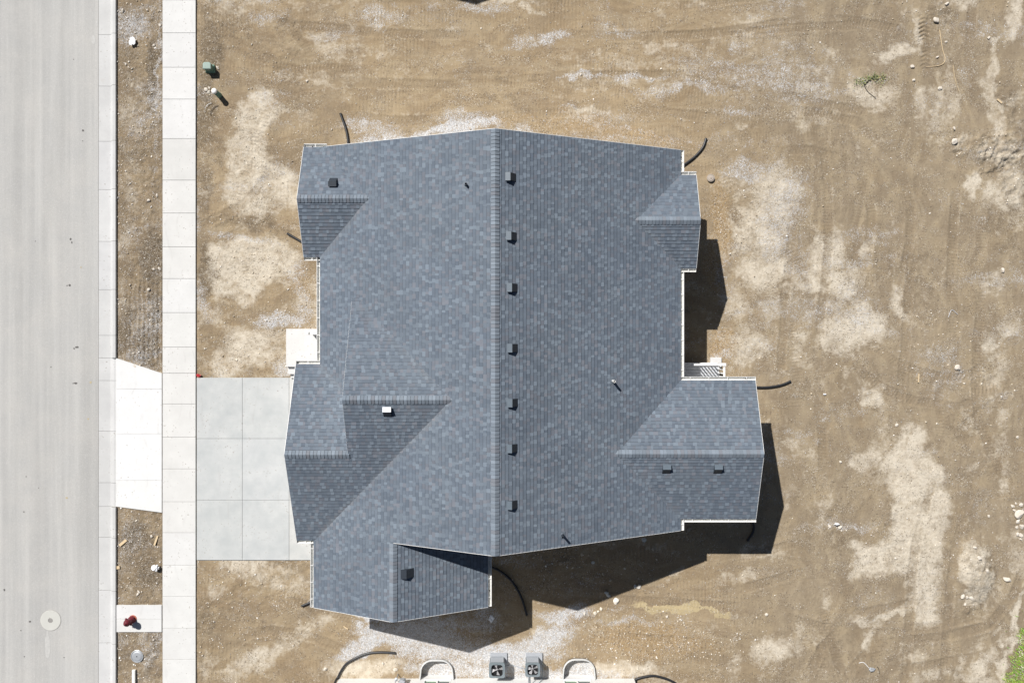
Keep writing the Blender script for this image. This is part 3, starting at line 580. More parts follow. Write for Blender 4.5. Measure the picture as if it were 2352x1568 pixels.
def slab(x0, x1, py0, py1, z, m_, c=None, g=.007):
    mb.box((x0 + g, wy_(py1, z) + g, -.15), (x1 - g, wy_(py0, z) - g, z), m_, c or rc(), bev=.008)
sj = [-150, -74, .5, 76, 155, 228, 318.6, 414, 489.5, 567, 640, 718, 797, 857, 927.5, 1003.6, 1076.5, 1152, 1223, 1297.4, 1369.5, 1442, 1513.5, 1590, 1665]
sx0, sx1 = wx_(373, .07), wx_(449.5, .07)
for i, (a, b) in enumerate(zip(sj[:-1], sj[1:])):
    c = rc(.985, 1.02)
    if 318 <= a < 410: c = (.935, .93, .92)
    elif 410 <= a < 570: c = (.98, .975, .965)
    elif 797 <= a < 1160: c = (.985, .98, .97)
    slab(sx0, sx1, a, b, .07, M_walk, c, .006)
mb.box((sx0 + .02, wy_(1660), -.15), (sx1 - .02, wy_(-145), .045), M_joint)
tag(mb.build('sidewalk'), kind='structure')
# driveway apron between kerb and pavement
mb = MB()
ax0, ax1 = wx_(266.5, .06), wx_(371.5, .06)
aj = [(822, 857), (892.8, 893.2), (996, 996), (1103, 1103), (1163, 1177)]
for (l0, r0), (l1, r1) in zip(aj[:-1], aj[1:]):
    g = .004
    mb.prism([(ax0, wy_(l1, .06) + g), (ax1, wy_(r1, .06) + g), (ax1, wy_(r0, .06) - g), (ax0, wy_(l0, .06) - g)], -.15, .06, M_apron, rc(.985, 1.02), bev=.006)
mb.prism([(ax0 + .02, wy_(1160)), (ax1 - .02, wy_(1174)), (ax1 - .02, wy_(860)), (ax0 + .02, wy_(825))], -.14, .03, M_joint)
tag(mb.build('driveway_apron'), kind='structure')
mb = MB()
dx = [wx_(451.5, .06), wx_(556.5, .06), wx_(664, .06), -8.3]; dy = [867, 1007, 1148, 1286]
for i in range(3):
    for j in range(3):
        c = rc(.985, 1.02)
        if i == 2: c = (1.08, 1.06, 1.03)
        mb.box((dx[i] + .006, wy_(dy[j + 1], .06) + .006, -.15), (dx[i + 1] - .006, wy_(dy[j], .06) - .006, .06), M_drive, c, bev=.006)
mb.box((-8.31, wy_(1286, .06) + .006, -.15), (wx_(713, .06), wy_(1245, .06), .06), M_drive, (1.08, 1.06, 1.03), bev=.006)
mb.box((dx[0] + .02, wy_(1284), -.15), (-8.3, wy_(869), .035), M_joint)
tag(mb.build('driveway'), kind='structure')
# hydrant pad
mb = MB()
for a, b in ((1389, 1421), (1421, 1451)):
    mb.box((wx_(266.5, .06), wy_(b, .06) + .004, -.15), (wx_(371, .06), wy_(a, .06) - .004, .06), M_walk, rc(1., 1.02), bev=.006)
tag(mb.build('hydrant_pad'), kind='structure')

# ------------------------------------------------------------------ roof shingles
def clip(poly, conv):
    """Sutherland-Hodgman, conv CCW"""
    out = poly
    for i in range(len(conv)):
        ax, ay = conv[i]; bx, by = conv[(i + 1) % len(conv)]; ex, ey = bx - ax, by - ay
        inp = out; out = []
        if not inp: return []
        pv = inp[-1]; dp = ex * (pv[1] - ay) - ey * (pv[0] - ax)
        for q in inp:
            dq = ex * (q[1] - ay) - ey * (q[0] - ax)
            if (dq >= 0) != (dp >= 0):
                t = dp / (dp - dq); out.append((pv[0] + (q[0] - pv[0]) * t, pv[1] + (q[1] - pv[1]) * t))
            if dq >= 0: out.append(q)
            pv, dp = q, dq
    return out
def ccw(P):
    a = sum(P[i][0] * P[(i + 1) % len(P)][1] - P[(i + 1) % len(P)][0] * P[i][1] for i in range(len(P)))
    return P if a > 0 else P[::-1]
VALLEYS = [((-5.73, 5.68), (-7.85, 3.5), .9), ((-2.3, -2.25), (-8., -7.9), 1.), ((-2.3, -2.2), (-6.2, 1.4), .5), ((-6.4, -2.4), (-7.8, -1.0), .9), ((4.97, 4.83), (6.9, 3.05), .6), ((4.12, -4.43), (6.9, -7.2), .5)]
def shingles(mb, pl_, polys, down, seed):
    """pl_=(a,b,c): z=a+bX+cY; polys convex XY; down=(dx,dy) horizontal downslope unit vector"""
    rnd = random.Random(seed); a, b, c = pl_
    along = (-down[1], down[0]); sl_ = math.hypot(b, c); k = math.sqrt(1 + sl_ * sl_)
    exp = .1435 / k                                    # course exposure measured in plan
    nrm = Vector((-b, -c, 1)).normalized()
    for poly in polys:
        P = ccw([(x * along[0] + y * along[1], x * down[0] + y * down[1]) for x, y in poly])
        u0, u1 = min(p[0] for p in P), max(p[0] for p in P); v0, v1 = min(p[1] for p in P), max(p[1] for p in P)
        j0 = int(math.floor(v0 / exp)); j1 = int(math.ceil(v1 / exp))
        for j in range(j0, j1 + 1):
            r2 = random.Random(seed * 7919 + j); u = -30 - r2.random() * .4; va, vb = j * exp, (j + 1) * exp       # vb = lower edge
            row = []; last_light = False
            while u < u1:
                wd = r2.choice((.09, .12, .13, .15, .16, .19)) ; t = r2.random(); s = r2.random(); row.append((u, u + wd, t, s)); u += wd
            for (ua, ub, t, s) in row:
                if ub < u0: continue
                pc = clip([(ua, va), (ub, va), (ub, vb), (ua, vb)], P)
                if len(pc) < 3: continue
                lift = .004
                if t < .34 and last_light: t = .34 + t * 1.6
                last_light = t < .34
                if t < .14: col = (.180, .221, .268); lift = .010
                elif t < .34: col = (.154, .189, .231); lift = .010
                elif t < .45: col = (.144, .162, .196); lift = .003
                elif t < .50: col = (.176, .192, .226); lift = .008
                elif t < .62: col = (.112, .141, .180)
                elif t < .82: col = (.137, .169, .210)
                else: col = (.125, .155, .195)
                kk = .93 + .14 * s; x_, y_ = (ua * along[0] + va * down[0]), (ua * along[1] + va * down[1])
                kk *= 1 + .10 * mnoise.noise((x_ * .5, y_ * .5, seed))
                du = 0
                for (A, Bv, st) in VALLEYS:
                    ex, ey = Bv[0] - A[0], Bv[1] - A[1]; tt = max(0, min(1, ((x_ - A[0]) * ex + (y_ - A[1]) * ey) / (ex * ex + ey * ey)))
                    dd = math.hypot(x_ - A[0] - ex * tt, y_ - A[1] - ey * tt); du = max(du, st * max(0, 1 - dd / .22) * (.5 + .9 * abs(mnoise.noise((x_ * 2, y_ * 2, 5)))))
                col = tuple(q * kk * (1 - du * .35) + .27 * du * .35 for q in col)
                vs = []
                for (pu, pv) in pc:
                    x = pu * along[0] + pv * down[0]; y = pu * along[1] + pv * down[1]
                    f = (pv - va) / (vb - va); vs.append(Vector((x, y, a + b * x + c * y)) + nrm * (.004 + lift * f + .007 * f))
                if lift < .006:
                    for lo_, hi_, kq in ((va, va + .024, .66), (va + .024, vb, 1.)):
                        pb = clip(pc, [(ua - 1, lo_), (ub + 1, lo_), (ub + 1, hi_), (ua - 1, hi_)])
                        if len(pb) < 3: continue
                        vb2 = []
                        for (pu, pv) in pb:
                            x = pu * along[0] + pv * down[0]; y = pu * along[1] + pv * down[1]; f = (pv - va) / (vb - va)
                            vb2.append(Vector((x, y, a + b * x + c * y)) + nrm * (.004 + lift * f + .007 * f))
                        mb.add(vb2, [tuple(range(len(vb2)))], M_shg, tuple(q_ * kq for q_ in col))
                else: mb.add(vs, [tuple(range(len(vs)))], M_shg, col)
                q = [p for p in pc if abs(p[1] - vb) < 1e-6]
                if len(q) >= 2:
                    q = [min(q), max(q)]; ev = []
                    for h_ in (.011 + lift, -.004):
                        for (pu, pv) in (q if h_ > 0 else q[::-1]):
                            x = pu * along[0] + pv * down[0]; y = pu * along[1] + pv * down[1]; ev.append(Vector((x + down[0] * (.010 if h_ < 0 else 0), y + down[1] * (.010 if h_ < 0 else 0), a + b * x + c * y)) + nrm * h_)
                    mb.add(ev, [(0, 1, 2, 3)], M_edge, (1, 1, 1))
def deck(mb, pl_, poly, th=.14):
    a, b, c = pl_; P = ccw(poly); n = len(P); zf = lambda x, y: a + b * x + c * y
    mb.add([(x, y, zf(x, y) - .006) for x, y in P], [tuple(range(n))], M_edge)
    vs = [(x, y, zf(x, y) - .006) for x, y in P] + [(x, y, zf(x, y) - th) for x, y in P]
    mb.add(vs, [(i, n + i, n + (i + 1) % n, (i + 1) % n) for i in range(n)] + [tuple(range(n, 2 * n))[::-1]], M_white)
def rake(mb, pl_, p0, p1, out, wdt=.013, th=.17, up=.014):
    """thin white drip edge and fascia board along a sloping gable edge"""
    a, b, c = pl_; zf = lambda x, y: a + b * x + c * y; ox, oy = out[0] * wdt, out[1] * wdt
    vs = []
    for (x, y) in (p0, p1):
        z = zf(x, y)
        vs += [(x, y, z + up), (x + ox, y + oy, z + up), (x + ox, y + oy, z - th), (x, y, z - th)]
    mb.add(vs, [(0, 1, 5, 4), (1, 2, 6, 5), (2, 3, 7, 6), (3, 0, 4, 7), (0, 3, 2, 1), (4, 5, 6, 7)], M_white)
def ridge_caps(name, p0, p1, slopeL, slopeR, seed, parent):
    """overlapping bent cap shingles; L/R are plan unit vectors with their drops"""
    mb = MB(); rnd = random.Random(seed); P0, P1 = Vector(p0), Vector(p1); L = (P1 - P0).length; t = (P1 - P0) / L; n = int(L / .134); st = L / n
    for i in range(n):
        a = P0 + t * (i * st); b_ = P0 + t * ((i + 1) * st + .002)
        col = rnd.choice([(.200, .240, .287), (.176, .213, .257), (.188, .222, .262), (.165, .198, .237), (.176, .192, .222), (.208, .248, .295)]); k = rnd.uniform(.92, 1.08); col = tuple(q * k for q in col)
        cross = []
        for P, up in ((a, .034), (b_, .052)):
            for (dv, s_) in ((slopeL, .155), (slopeL, .05), (None, 0), (slopeR, .05), (slopeR, .155)):
                if dv is None: cross.append(P + Vector((0, 0, up)))
                else: cross.append(P + Vector((dv[0] * s_, dv[1] * s_, -dv[2] * s_ + up - (.002 if s_ < .1 else .014))))
        mb.add(cross, [(k2, k2 + 1, k2 + 6, k2 + 5) for k2 in range(4)], M_shg, col)
        fr = [p - Vector((0, 0, .026)) + t * .010 for p in cross[5:]]
        mb.add(cross[5:] + fr, [(k2, k2 + 1, k2 + 6, k2 + 5) for k2 in range(4)], M_edge)
    return mb.build(name, parent)
def gutter(p0, p1, out, parent, outlet=None):
    """open K-style trough with hanger straps; p0,p1 = roof-edge points (x,y,z)"""
    mb = MB(); P0, P1 = Vector(p0), Vector(p1); t = (P1 - P0); L = t.length; t /= L; o = Vector((out[0], out[1], 0)); wd = .145
    prof = [(0, .0), (0, -.115), (.085, -.115), (wd - .008, -.055), (wd, -.01), (wd, .004), (wd - .014, .004), (wd - .014, -.012), (wd - .022, -.055), (.08, -.103), (.010, -.103), (.010, 0)]
    n = len(prof); vs = [P0 + o * q[0] + Vector((0, 0, q[1] - .02)) for q in prof] + [P1 + o * q[0] + Vector((0, 0, q[1] - .02)) for q in prof]
    for i in range(n):
        j = (i + 1) % n; mb.add([vs[i], vs[j], vs[n + j], vs[n + i]], [(0, 1, 2, 3)], M_grime if i in (8, 9) else M_white)
    for P in (P0, P1):
        mb.add([P + o * q[0] + Vector((0, 0, q[1] - .02)) for q in prof[:6]], [tuple(range(6))], M_white)
    m = max(1, int(L / .62))
    for i in range(m):
        c = P0 + t * (L * (i + .5) / m)
        a_ = c - t * .012; b_ = c + t * .012
        mb.add([a_ + o * .005 + Vector((0, 0, -.025)), b_ + o * .005 + Vector((0, 0, -.025)), b_ + o * (wd - .01) + Vector((0, 0, -.018)), a_ + o * (wd - .01) + Vector((0, 0, -.018))], [(0, 1, 2, 3)], M_white)
    g_ = mb.build('gutter', parent)
    if outlet is not None:
        c = P0 + t * (L * outlet) + o * .06; q = MB(); q.lathe([(.03, 0), (.03, .006)], M_dark, c=(c.x, c.y, c.z - .122), seg=12); q.build('gutter_outlet', g_)
    return g_
def roof_vent(px, py, pl_, up, parent, top=M_vent, w_=.30, ln=.36):
    """slant-back box vent; up = horizontal upslope unit vector"""
    a, b, c = pl_; g0x, g0y = (px - 1176) * .02, (784 - py) * .02; s = (H - a) / (H + b * g0x + c * g0y); X, Y = g0x * s, g0y * s; Z = a + b * X + c * Y
    mb = MB(); al = (-up[1], up[0]); zf = lambda x, y: a + b * x + c * y
    def pt(u, v, h): x = X + up[0] * v + al[0] * u; y = Y + up[1] * v + al[1] * u; return (x, y, zf(x, y) + h)
    # flange
    fl = [pt(-w_ * .7, -ln * .5, .02), pt(w_ * .7, -ln * .5, .02), pt(w_ * .7, ln * .62, .012), pt(-w_ * .7, ln * .62, .012)]
    h0, h1 = .17, .15; vf, vm, vb = -ln * .5, ln * .02, ln * .5; hw = w_ * .5
    B_ = [pt(-hw, vf - .02, .03), pt(hw, vf - .02, .03), pt(hw, vm, h0 + .02), pt(-hw, vm, h0 + .02), pt(hw, vb, .085), pt(-hw, vb, .085), pt(hw, vb, .0), pt(-hw, vb, .0), pt(-hw, vf - .02, .0), pt(hw, vf - .02, .0), pt(hw, vm, 0), pt(-hw, vm, 0)]
    mb.add(B_, [(0, 1, 2, 3), (8, 9, 1, 0), (9, 10, 2, 1), (10, 6, 4, 2), (11, 8, 0, 3), (7, 11, 3, 5), (6, 7, 5, 4)], M_vent)
    ft = [pt(-hw - .012, vm - .01, h0 + .024), pt(hw + .012, vm - .01, h0 + .024), pt(hw + .012, vb + .012, .091), pt(-hw - .012, vb + .012, .091)]
    fb = [Vector(p) - Vector((0, 0, .02)) for p in ft]
    mb.add(ft + fb, [(0, 1, 2, 3), (0, 4, 5, 1), (1, 5, 6, 2), (2, 6, 7, 3), (3, 7, 4, 0)], top)
    o = mb.build('roof_vent', parent); o.data.polygons.foreach_set('use_smooth', [False] * len(o.data.polygons))
    return o
def vent_pipe(px, py, pl_, m_, parent, h=.42, r=.05):
    a, b, c = pl_; g0x, g0y = (px - 1176) * .02, (784 - py) * .02; s = (H - a - h) / (H + b * g0x + c * g0y); X, Y = g0x * s, g0y * s; Z = a + b * X + c * Y
    mb = MB(); mb.lathe([(r, -.05), (r, h), (r * .72, h), (r * .72, h - .06)], m_, c=(X, Y, Z), seg=16)
    mb.lathe([(.0, 0), (r * .71, 0)], M_dark, c=(X, Y, Z + h - .055), seg=16)
    mb.lathe([(r * 1.7, -.03), (r * 1.6, .02), (r * 1.12, .07), (r * 1.03, .075)], M_flash, c=(X, Y, Z), seg=16)
    n_ = Vector((-b, -c, 1)).normalized(); q = n_.to_track_quat('Z', 'Y').to_matrix().to_4x4(); q.translation = Vector((X, Y, Z + .012))
    mb.box((-.13, -.12, -.004), (.12, .12, .012), M_flash, M=q)
    return mb.build('vent_pipe', parent)

# ------------------------------------------------------------------ the house
XR = -.62
MW = (6.33 - .417 * XR, .417, 0); ME = (6.33 + .401 * XR, -.401, 0)
MW = (6.33 + .417 * .62, .417, 0)
NWn = (4.2 + .391 * 5.68, 0, -.391); NWs = (4.2 - .407 * 5.68, 0, .407)
NEn = (4.09 + .394 * 4.835, 0, -.394); NEs = (4.09 - .43 * 4.835, 0, .43)
EWn = (4.43 - .398 * 4.43, 0, -.398); EWs = (4.43 + .396 * 4.43, 0, .396)
GSs = (5.63 + .406 * 2.2, 0, .406); G1n = (5.63 - .406 * 2.2, 0, -.406); G2n = (4.73 - .406 * 4.41, 0, -.406)
SWe = (4.65 - .417 * 4.65, -.417, 0)
house = empty('house', (0, 0, 0), 'white house under a slate blue shingle roof of many gables, centre of the lot', 'house')
# walls
FP = [(-7.85, -10.62), (-1.35, -10.62), (-1.35, -7.5), (6.55, -7.5), (6.55, -6.9), (9.6, -6.9), (9.6, -1.97), (6.55, -1.97), (6.55, 3.35), (7.15, 3.35), (7.15, 6.5), (6.55, 6.5), (6.55, 7.5), (-8.15, 7.5), (-8.15, 3.85), (-7.45, 3.85), (-7.45, -1.3), (-8.45, -1.3), (-8.45, -7.85), (-7.85, -7.85)]
mb = MB(); n = len(FP)
for i in range(n):
    (x0, y0), (x1, y1) = FP[i], FP[(i + 1) % n]; L = math.hypot(x1 - x0, y1 - y0); rows = 16
    tx, ty = (x1 - x0) / L, (y1 - y0) / L; nx_, ny_ = ty, -tx
    mb.add([(x0, y0, -.3), (x1, y1, -.3), (x1, y1, .3), (x0, y0, .3)], [(0, 1, 2, 3)], M_curb, (.8, .8, .8))
    for r_ in range(rows):
        z0 = .3 + (3.02 - .3) * r_ / rows; z1 = .3 + (3.02 - .3) * (r_ + 1) / rows
        mb.add([(x0 + nx_ * .016, y0 + ny_ * .016, z0), (x1 + nx_ * .016, y1 + ny_ * .016, z0), (x1, y1, z1), (x0, y0, z1), (x0, y0, z0), (x1, y1, z0)], [(0, 1, 2, 3), (4, 5, 1, 0)], M_sid)
def gable(pts):  mb.add(pts, [tuple(range(len(pts)))], M_sid)
def zf(p, x, y): return p[0] + p[1] * x + p[2] * y - .15
for Y in (7.5, -7.5): gable([(-7.45, Y, 3.0), (6.55, Y, 3.0), (6.55, Y, zf(ME, 6.55, 0)), (XR, Y, 6.16), (-7.45, Y, zf(MW, -7.45, 0))])
gable([(-8.15, 7.5, 3.0), (-8.15, 3.85, 3.0), (-8.15, 3.85, zf(NWs, 0, 3.85)), (-8.15, 5.68, 4.05), (-8.15, 7.5, zf(NWn, 0, 7.5))])
gable([(7.15, 3.35, 3.0), (7.15, 6.5, 3.0), (7.15, 6.5, zf(NEn, 0, 6.5)), (7.15, 4.835, 3.94), (7.15, 3.35, zf(NEs, 0, 3.35))])
gable([(9.6, -6.9, 3.0), (9.6, -1.97, 3.0), (9.6, -1.97, zf(EWn, 0, -1.97)), (9.6, -4.43, 4.28), (9.6, -6.9, zf(EWs, 0, -6.9))])
gable([(-8.45, -1.3, 3.0), (-8.45, -7.85, 3.0), (-8.45, -7.85, zf(GSs, 0, -7.85)), (-8.45, -4.41, 4.58), (-8.45, -1.3, zf(G2n, 0, -1.3))])
gable([(-6.33, 1.4, 3.0), (-6.33, -6.3, 3.0), (-6.33, -6.3, zf(GSs, 0, -6.3)), (-6.33, -2.2, 5.48), (-6.33, 1.4, zf(G1n, 0, 1.4))])
gable([(-7.85, -10.62, 3.0), (-1.35, -10.62, 3.0), (-1.35, -10.62, zf(SWe, -1.35, 0)), (-4.65, -10.62, 4.5), (-7.85, -10.62, zf(MW, -7.85, 0))])
mb.build('wall', house)
def wall_window(x, y, w_, z0, z1, nx_, ny_):
    f = MB(); tx, ty = -ny_, nx_
    def bx(u0, u1, a, b, d0, d1, m_):
        vs = [(x + tx * u + nx_ * d, y + ty * u + ny_ * d, z) for z in (a, b) for (u, d) in ((u0, d0), (u1, d0), (u1, d1), (u0, d1))]
        f.add(vs, [(3, 2, 1, 0), (4, 5, 6, 7), (0, 1, 5, 4), (1, 2, 6, 5), (2, 3, 7, 6), (3, 0, 4, 7)], m_)
    h_ = w_ / 2
    bx(-h_, h_, z0, z0 + .07, .0, .05, M_white); bx(-h_, h_, z1 - .07, z1, .0, .05, M_white); bx(-h_, -h_ + .07, z0 + .07, z1 - .07, .0, .05, M_white); bx(h_ - .07, h_, z0 + .07, z1 - .07, .0, .05, M_white); bx(-.025, .025, z0 + .07, z1 - .07, .0, .045, M_white)
    fo = f.build('window', house); f = MB(); tx, ty = -ny_, nx_
    vs = [(x + tx * u + nx_ * .025, y + ty * u + ny_ * .025, z) for (u, z) in ((-h_ + .06, z0 + .06), (h_ - .06, z0 + .06), (h_ - .06, z1 - .06), (-h_ + .06, z1 - .06))]
    f.add(vs, [(0, 1, 2, 3)], M_glass); f.build('pane', fo)
for a_ in [(-8.15, 5.7, 1.8, .9, 2.3, -1, 0), (-7.45, 2.3, 1.5, .9, 2.3, -1, 0), (-3, 7.5, 1.4, 1., 2.2, 0, 1), (2.5, 7.5, 1.4, 1., 2.2, 0, 1), (7.15, 5, 1.5, .9, 2.3, 1, 0), (6.55, 1.5, 1.8, 1.1, 2.3, 1, 0), (9.6, -4.4, 1.8, .9, 2.3, 1, 0), (-4.6, -10.62, 1.6, 1, 2.3, 0, -1), (3, -7.5, 1.4, 1, 2.2, 0, -1), (-7.85, -9.3, 1.2, 1., 2.2, -1, 0)]:
    wall_window(*a_)
mb = MB(); mb.box((-8.50, -7.1, .06), (-8.46, -2.1, 2.4), M_white)
for i in range(4):
    for j in range(4): mb.box((-8.52, -7.0 + i * 1.23, .14 + j * .57), (-8.50, -5.9 + i * 1.23, .62 + j * .57), M_white)
mb.build('garage_door', house)
mb = MB(); mb.box((-7.52, -.55, .52), (-7.46, .4, 2.6), M_door); fd = mb.build('front_door', house)
mb = MB(); mb.lathe([(.03, 0), (.03, .05)], M_galv, M=Matrix.Translation((-7.52, -.42, 1.5)) @ Matrix.Rotation(R(-90), 4, 'Y'), seg=10); mb.build('door_handle', fd)
mb = MB(); mb.box((6.56, -1.85, 1.02), (6.6, -1.0, 3.0), M_white); mb.build('back_door', house)

# roofs -------------------------------------------------------------
def edges(mb, lst):
    for (p, a, b, o) in lst: rake(mb, p, a, b, o)
mb = MB()   # main roof
mwP = [[(-7.89, -7.87), (XR, -7.86), (XR, 7.80), (-7.89, 7.98)], [(-8.19, -10.97), (-4.65, -10.97), (-4.65, -7.87), (-8.19, -7.87)]]
meP = [[(XR, -7.86), (6.93, -7.76), (6.93, 7.86), (XR, 7.80)]]
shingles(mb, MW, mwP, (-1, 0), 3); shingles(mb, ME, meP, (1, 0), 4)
for p in mwP: deck(mb, MW, p)
deck(mb, ME, meP[0])
edges(mb, [(MW, (-7.6, 7.973), (XR, 7.80), (0, 1)), (ME, (XR, 7.80), (6.93, 7.86), (0, 1)), (MW, (XR, -7.86), (-4.64, -7.87), (0, -1)), (ME, (XR, -7.86), (6.93, -7.76), (0, -1)), (MW, (-8.19, -10.97), (-4.65, -10.97), (0, -1))])
main_roof = mb.build('roof', house)
ridge_caps('ridge_cap', (XR, 7.79, 6.33), (XR, -7.85, 6.33), (-1, 0, .417), (1, 0, .401), 1, main_roof)
ridge_caps('ridge_cap', (-4.65, -7.9, 4.65), (-4.65, -10.96, 4.65), (-1, 0, .417), (1, 0, .417), 2, main_roof)
rnd_v = random.Random(8)
for (x, y) in [(1172.5, 407), (1174, 543), (1175.5, 661), (1176.5, 799), (1177, 924), (1176, 1029), (1176, 1157.5)]: roof_vent(x + rnd_v.uniform(-.4, .4), y + rnd_v.uniform(-.4, .4), ME, (-1, 0), main_roof, M_vent_lit, rnd_v.uniform(.285, .305), .355)
vent_pipe(1070, 422, MW, M_vent, main_roof, .20, .045); vent_pipe(1411, 876, ME, M_pvc, main_roof, .42, .05); vent_pipe(1293, 1234, ME, M_vent, main_roof, .40, .045)
mb = MB()
swP = [[(-4.65, -10.97), (-.99, -10.97), (-.99, -7.52), (-4.65, -7.52)]]
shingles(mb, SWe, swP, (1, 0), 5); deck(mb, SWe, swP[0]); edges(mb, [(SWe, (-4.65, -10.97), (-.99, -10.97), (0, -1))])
sw_roof = mb.build('roof', house); roof_vent(935.5, 1315, SWe, (-1, 0), sw_roof, M_vent, .34, .44)
mb = MB()   # garage roof: two nested front gables
gsP = [[(-6.40, -2.2), (-6.40, -6.9), (-1.9, -2.4), (-1.9, -2.2)], [(-8.88, -8.19), (-7.7, -8.19), (-6.40, -6.9), (-6.40, -4.41), (-8.88, -4.41)]]
g1P = [[(-6.40, -2.2), (-1.9, -2.2), (-6.1, 1.75), (-6.40, 1.75)]]; g2P = [[(-8.88, -4.41), (-6.34, -4.41), (-6.34, -2.1), (-7.5, -.93), (-8.88, -.93)]]
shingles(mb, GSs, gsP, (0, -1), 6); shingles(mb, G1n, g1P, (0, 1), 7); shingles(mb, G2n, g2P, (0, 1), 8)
for p in gsP: deck(mb, GSs, p)
deck(mb, G1n, g1P[0]); deck(mb, G2n, g2P[0])
rake(mb, GSs, (-6.40, -4.36), (-6.40, -2.2), (-1, 0), .006, .17, .0); rake(mb, G1n, (-6.40, -2.2), (-6.40, 1.6), (-1, 0), .006, .17, .0)
edges(mb, [(GSs, (-8.88, -8.19), (-8.88, -4.41), (-1, 0)), (G2n, (-8.88, -4.41), (-8.88, -.93), (-1, 0))])
g_roof = mb.build('roof', house)
ridge_caps('ridge_cap', (-6.40, -2.2, 5.63), (-2.2, -2.2, 5.63), (0, 1, .406), (0, -1, .406), 3, g_roof)
ridge_caps('ridge_cap', (-8.88, -4.41, 4.73), (-6.34, -4.41, 4.73), (0, 1, .406), (0, -1, .406), 4, g_roof)
roof_vent(890, 945, GSs, (0, 1), g_roof, M_mill, .30, .36)
mb = MB(); nP = [[(-8.56, 5.68), (-5.4, 5.68), (-7.5, 7.98), (-8.56, 7.98)]]; sP = [[(-8.56, 3.47), (-7.5, 3.47), (-5.4, 5.68), (-8.56, 5.68)]]
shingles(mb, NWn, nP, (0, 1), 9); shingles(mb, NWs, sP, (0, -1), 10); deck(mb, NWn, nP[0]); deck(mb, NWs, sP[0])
edges(mb, [(NWn, (-8.56, 5.68), (-8.56, 7.98), (-1, 0)), (NWs, (-8.56, 3.47), (-8.56, 5.68), (-1, 0))])
nw_roof = mb.build('roof', house); ridge_caps('ridge_cap', (-8.56, 5.68, 4.2), (-5.62, 5.68, 4.2), (0, 1, .391), (0, -1, .407), 5, nw_roof)
roof_vent(765.5, 419.5, NWn, (0, -1), nw_roof, M_vent)
mb = MB(); nP = [[(7.53, 4.835), (4.6, 4.835), (6.6, 6.84), (7.57, 6.84)]]; sP = [[(7.57, 3.0), (6.6, 3.0), (4.6, 4.835), (7.53, 4.835)]]
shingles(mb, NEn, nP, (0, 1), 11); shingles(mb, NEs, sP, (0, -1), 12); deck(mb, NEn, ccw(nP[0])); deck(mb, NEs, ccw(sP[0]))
edges(mb, [(NEn, (7.53, 4.835), (7.57, 6.84), (1, 0)), (NEs, (7.57, 3.0), (7.53, 4.835), (1, 0))])
ne_roof = mb.build('roof', house); ridge_caps('ridge_cap', (4.9, 4.835, 4.09), (7.53, 4.835, 4.09), (0, 1, .394), (0, -1, .43), 6, ne_roof)
mb = MB(); nP = [[(9.94, -4.43), (3.8, -4.43), (6.6, -1.59), (10.0, -1.59)]]; sP = [[(10.02, -7.28), (6.6, -7.28), (3.8, -4.43), (9.94, -4.43)]]
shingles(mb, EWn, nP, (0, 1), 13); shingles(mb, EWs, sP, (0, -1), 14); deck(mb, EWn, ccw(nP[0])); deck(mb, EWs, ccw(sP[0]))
edges(mb, [(EWn, (9.94, -4.43), (10.0, -1.59), (1, 0)), (EWs, (10.02, -7.28), (9.94, -4.43), (1, 0))])
e_roof = mb.build('roof', house); ridge_caps('ridge_cap', (4.05, -4.43, 4.43), (9.93, -4.43, 4.43), (0, 1, .398), (0, -1, .396), 7, e_roof)
roof_vent(1530, 1076, EWs, (0, 1), e_roof, M_vent_lit); roof_vent(1648, 1076, EWs, (0, 1), e_roof, M_vent_lit)
# gutters
ez = 3.3
gutter((-8.56, 7.98, ez), (-7.62, 7.98, ez), (0, 1), house, .35)
gutter((-8.56, 3.47, ez), (-7.9, 3.47, ez), (0, -1), house)
gutter((-7.89, 3.46, ez), (-7.89, -.80, ez), (-1, 0), house)
gutter((-8.88, -.93, 3.31), (-7.9, -.93, 3.31), (0, 1), house, .07)
gutter((-8.88, -8.19, 3.2), (-8.2, -8.19, 3.2), (0, -1), house)
gutter((-8.19, -8.2, 3.17), (-8.19, -10.97, 3.17), (-1, 0), house)
gutter((-.99, -7.9, 3.12), (-.99, -10.95, 3.12), (1, 0), house, .8)
gutter((6.93, 7.86, ez), (6.93, 6.97, ez), (1, 0), house, .3)
gutter((6.94, 6.84, ez), (7.57, 6.84, ez), (0, 1), house)
gutter((6.94, 3.0, ez), (7.57, 3.0, ez), (0, -1), house)
gutter((6.93, 2.87, ez), (6.93, -1.47, ez), (1, 0), house)
gutter((6.94, -1.59, ez), (10.03, -1.59, ez), (0, 1), house, .88)
gutter((7.05, -7.28, ez), (10.04, -7.28, ez), (0, -1), house, .88)
gutter((6.93, -7.28, ez), (6.93, -7.76, ez), (1, 0), house)
def downspout(x, y, ox, oy, z1=3.1, parent=house):
    mb = MB(); mb.tube([(x + ox * .34, y + oy * .34, z1), (x + ox * .33, y + oy * .33, z1 - .12), (x + ox * .06, y + oy * .06, z1 - .45), (x + ox * .06, y + oy * .06, .25)], .036, M_white, seg=8); mb.build('downspout', parent)
for d in [(-7.5, 7.5, 0, 1), (-8.15, 3.95, -1, 0), (6.55, 7.35, 1, 0), (9.5, -1.97, 0, 1), (9.5, -6.9, 0, -1), (-1.35, -10.2, 1, 0), (-7.85, -10.5, -1, 0), (-8.45, -1.4, -1, 0)]: downspout(*d)
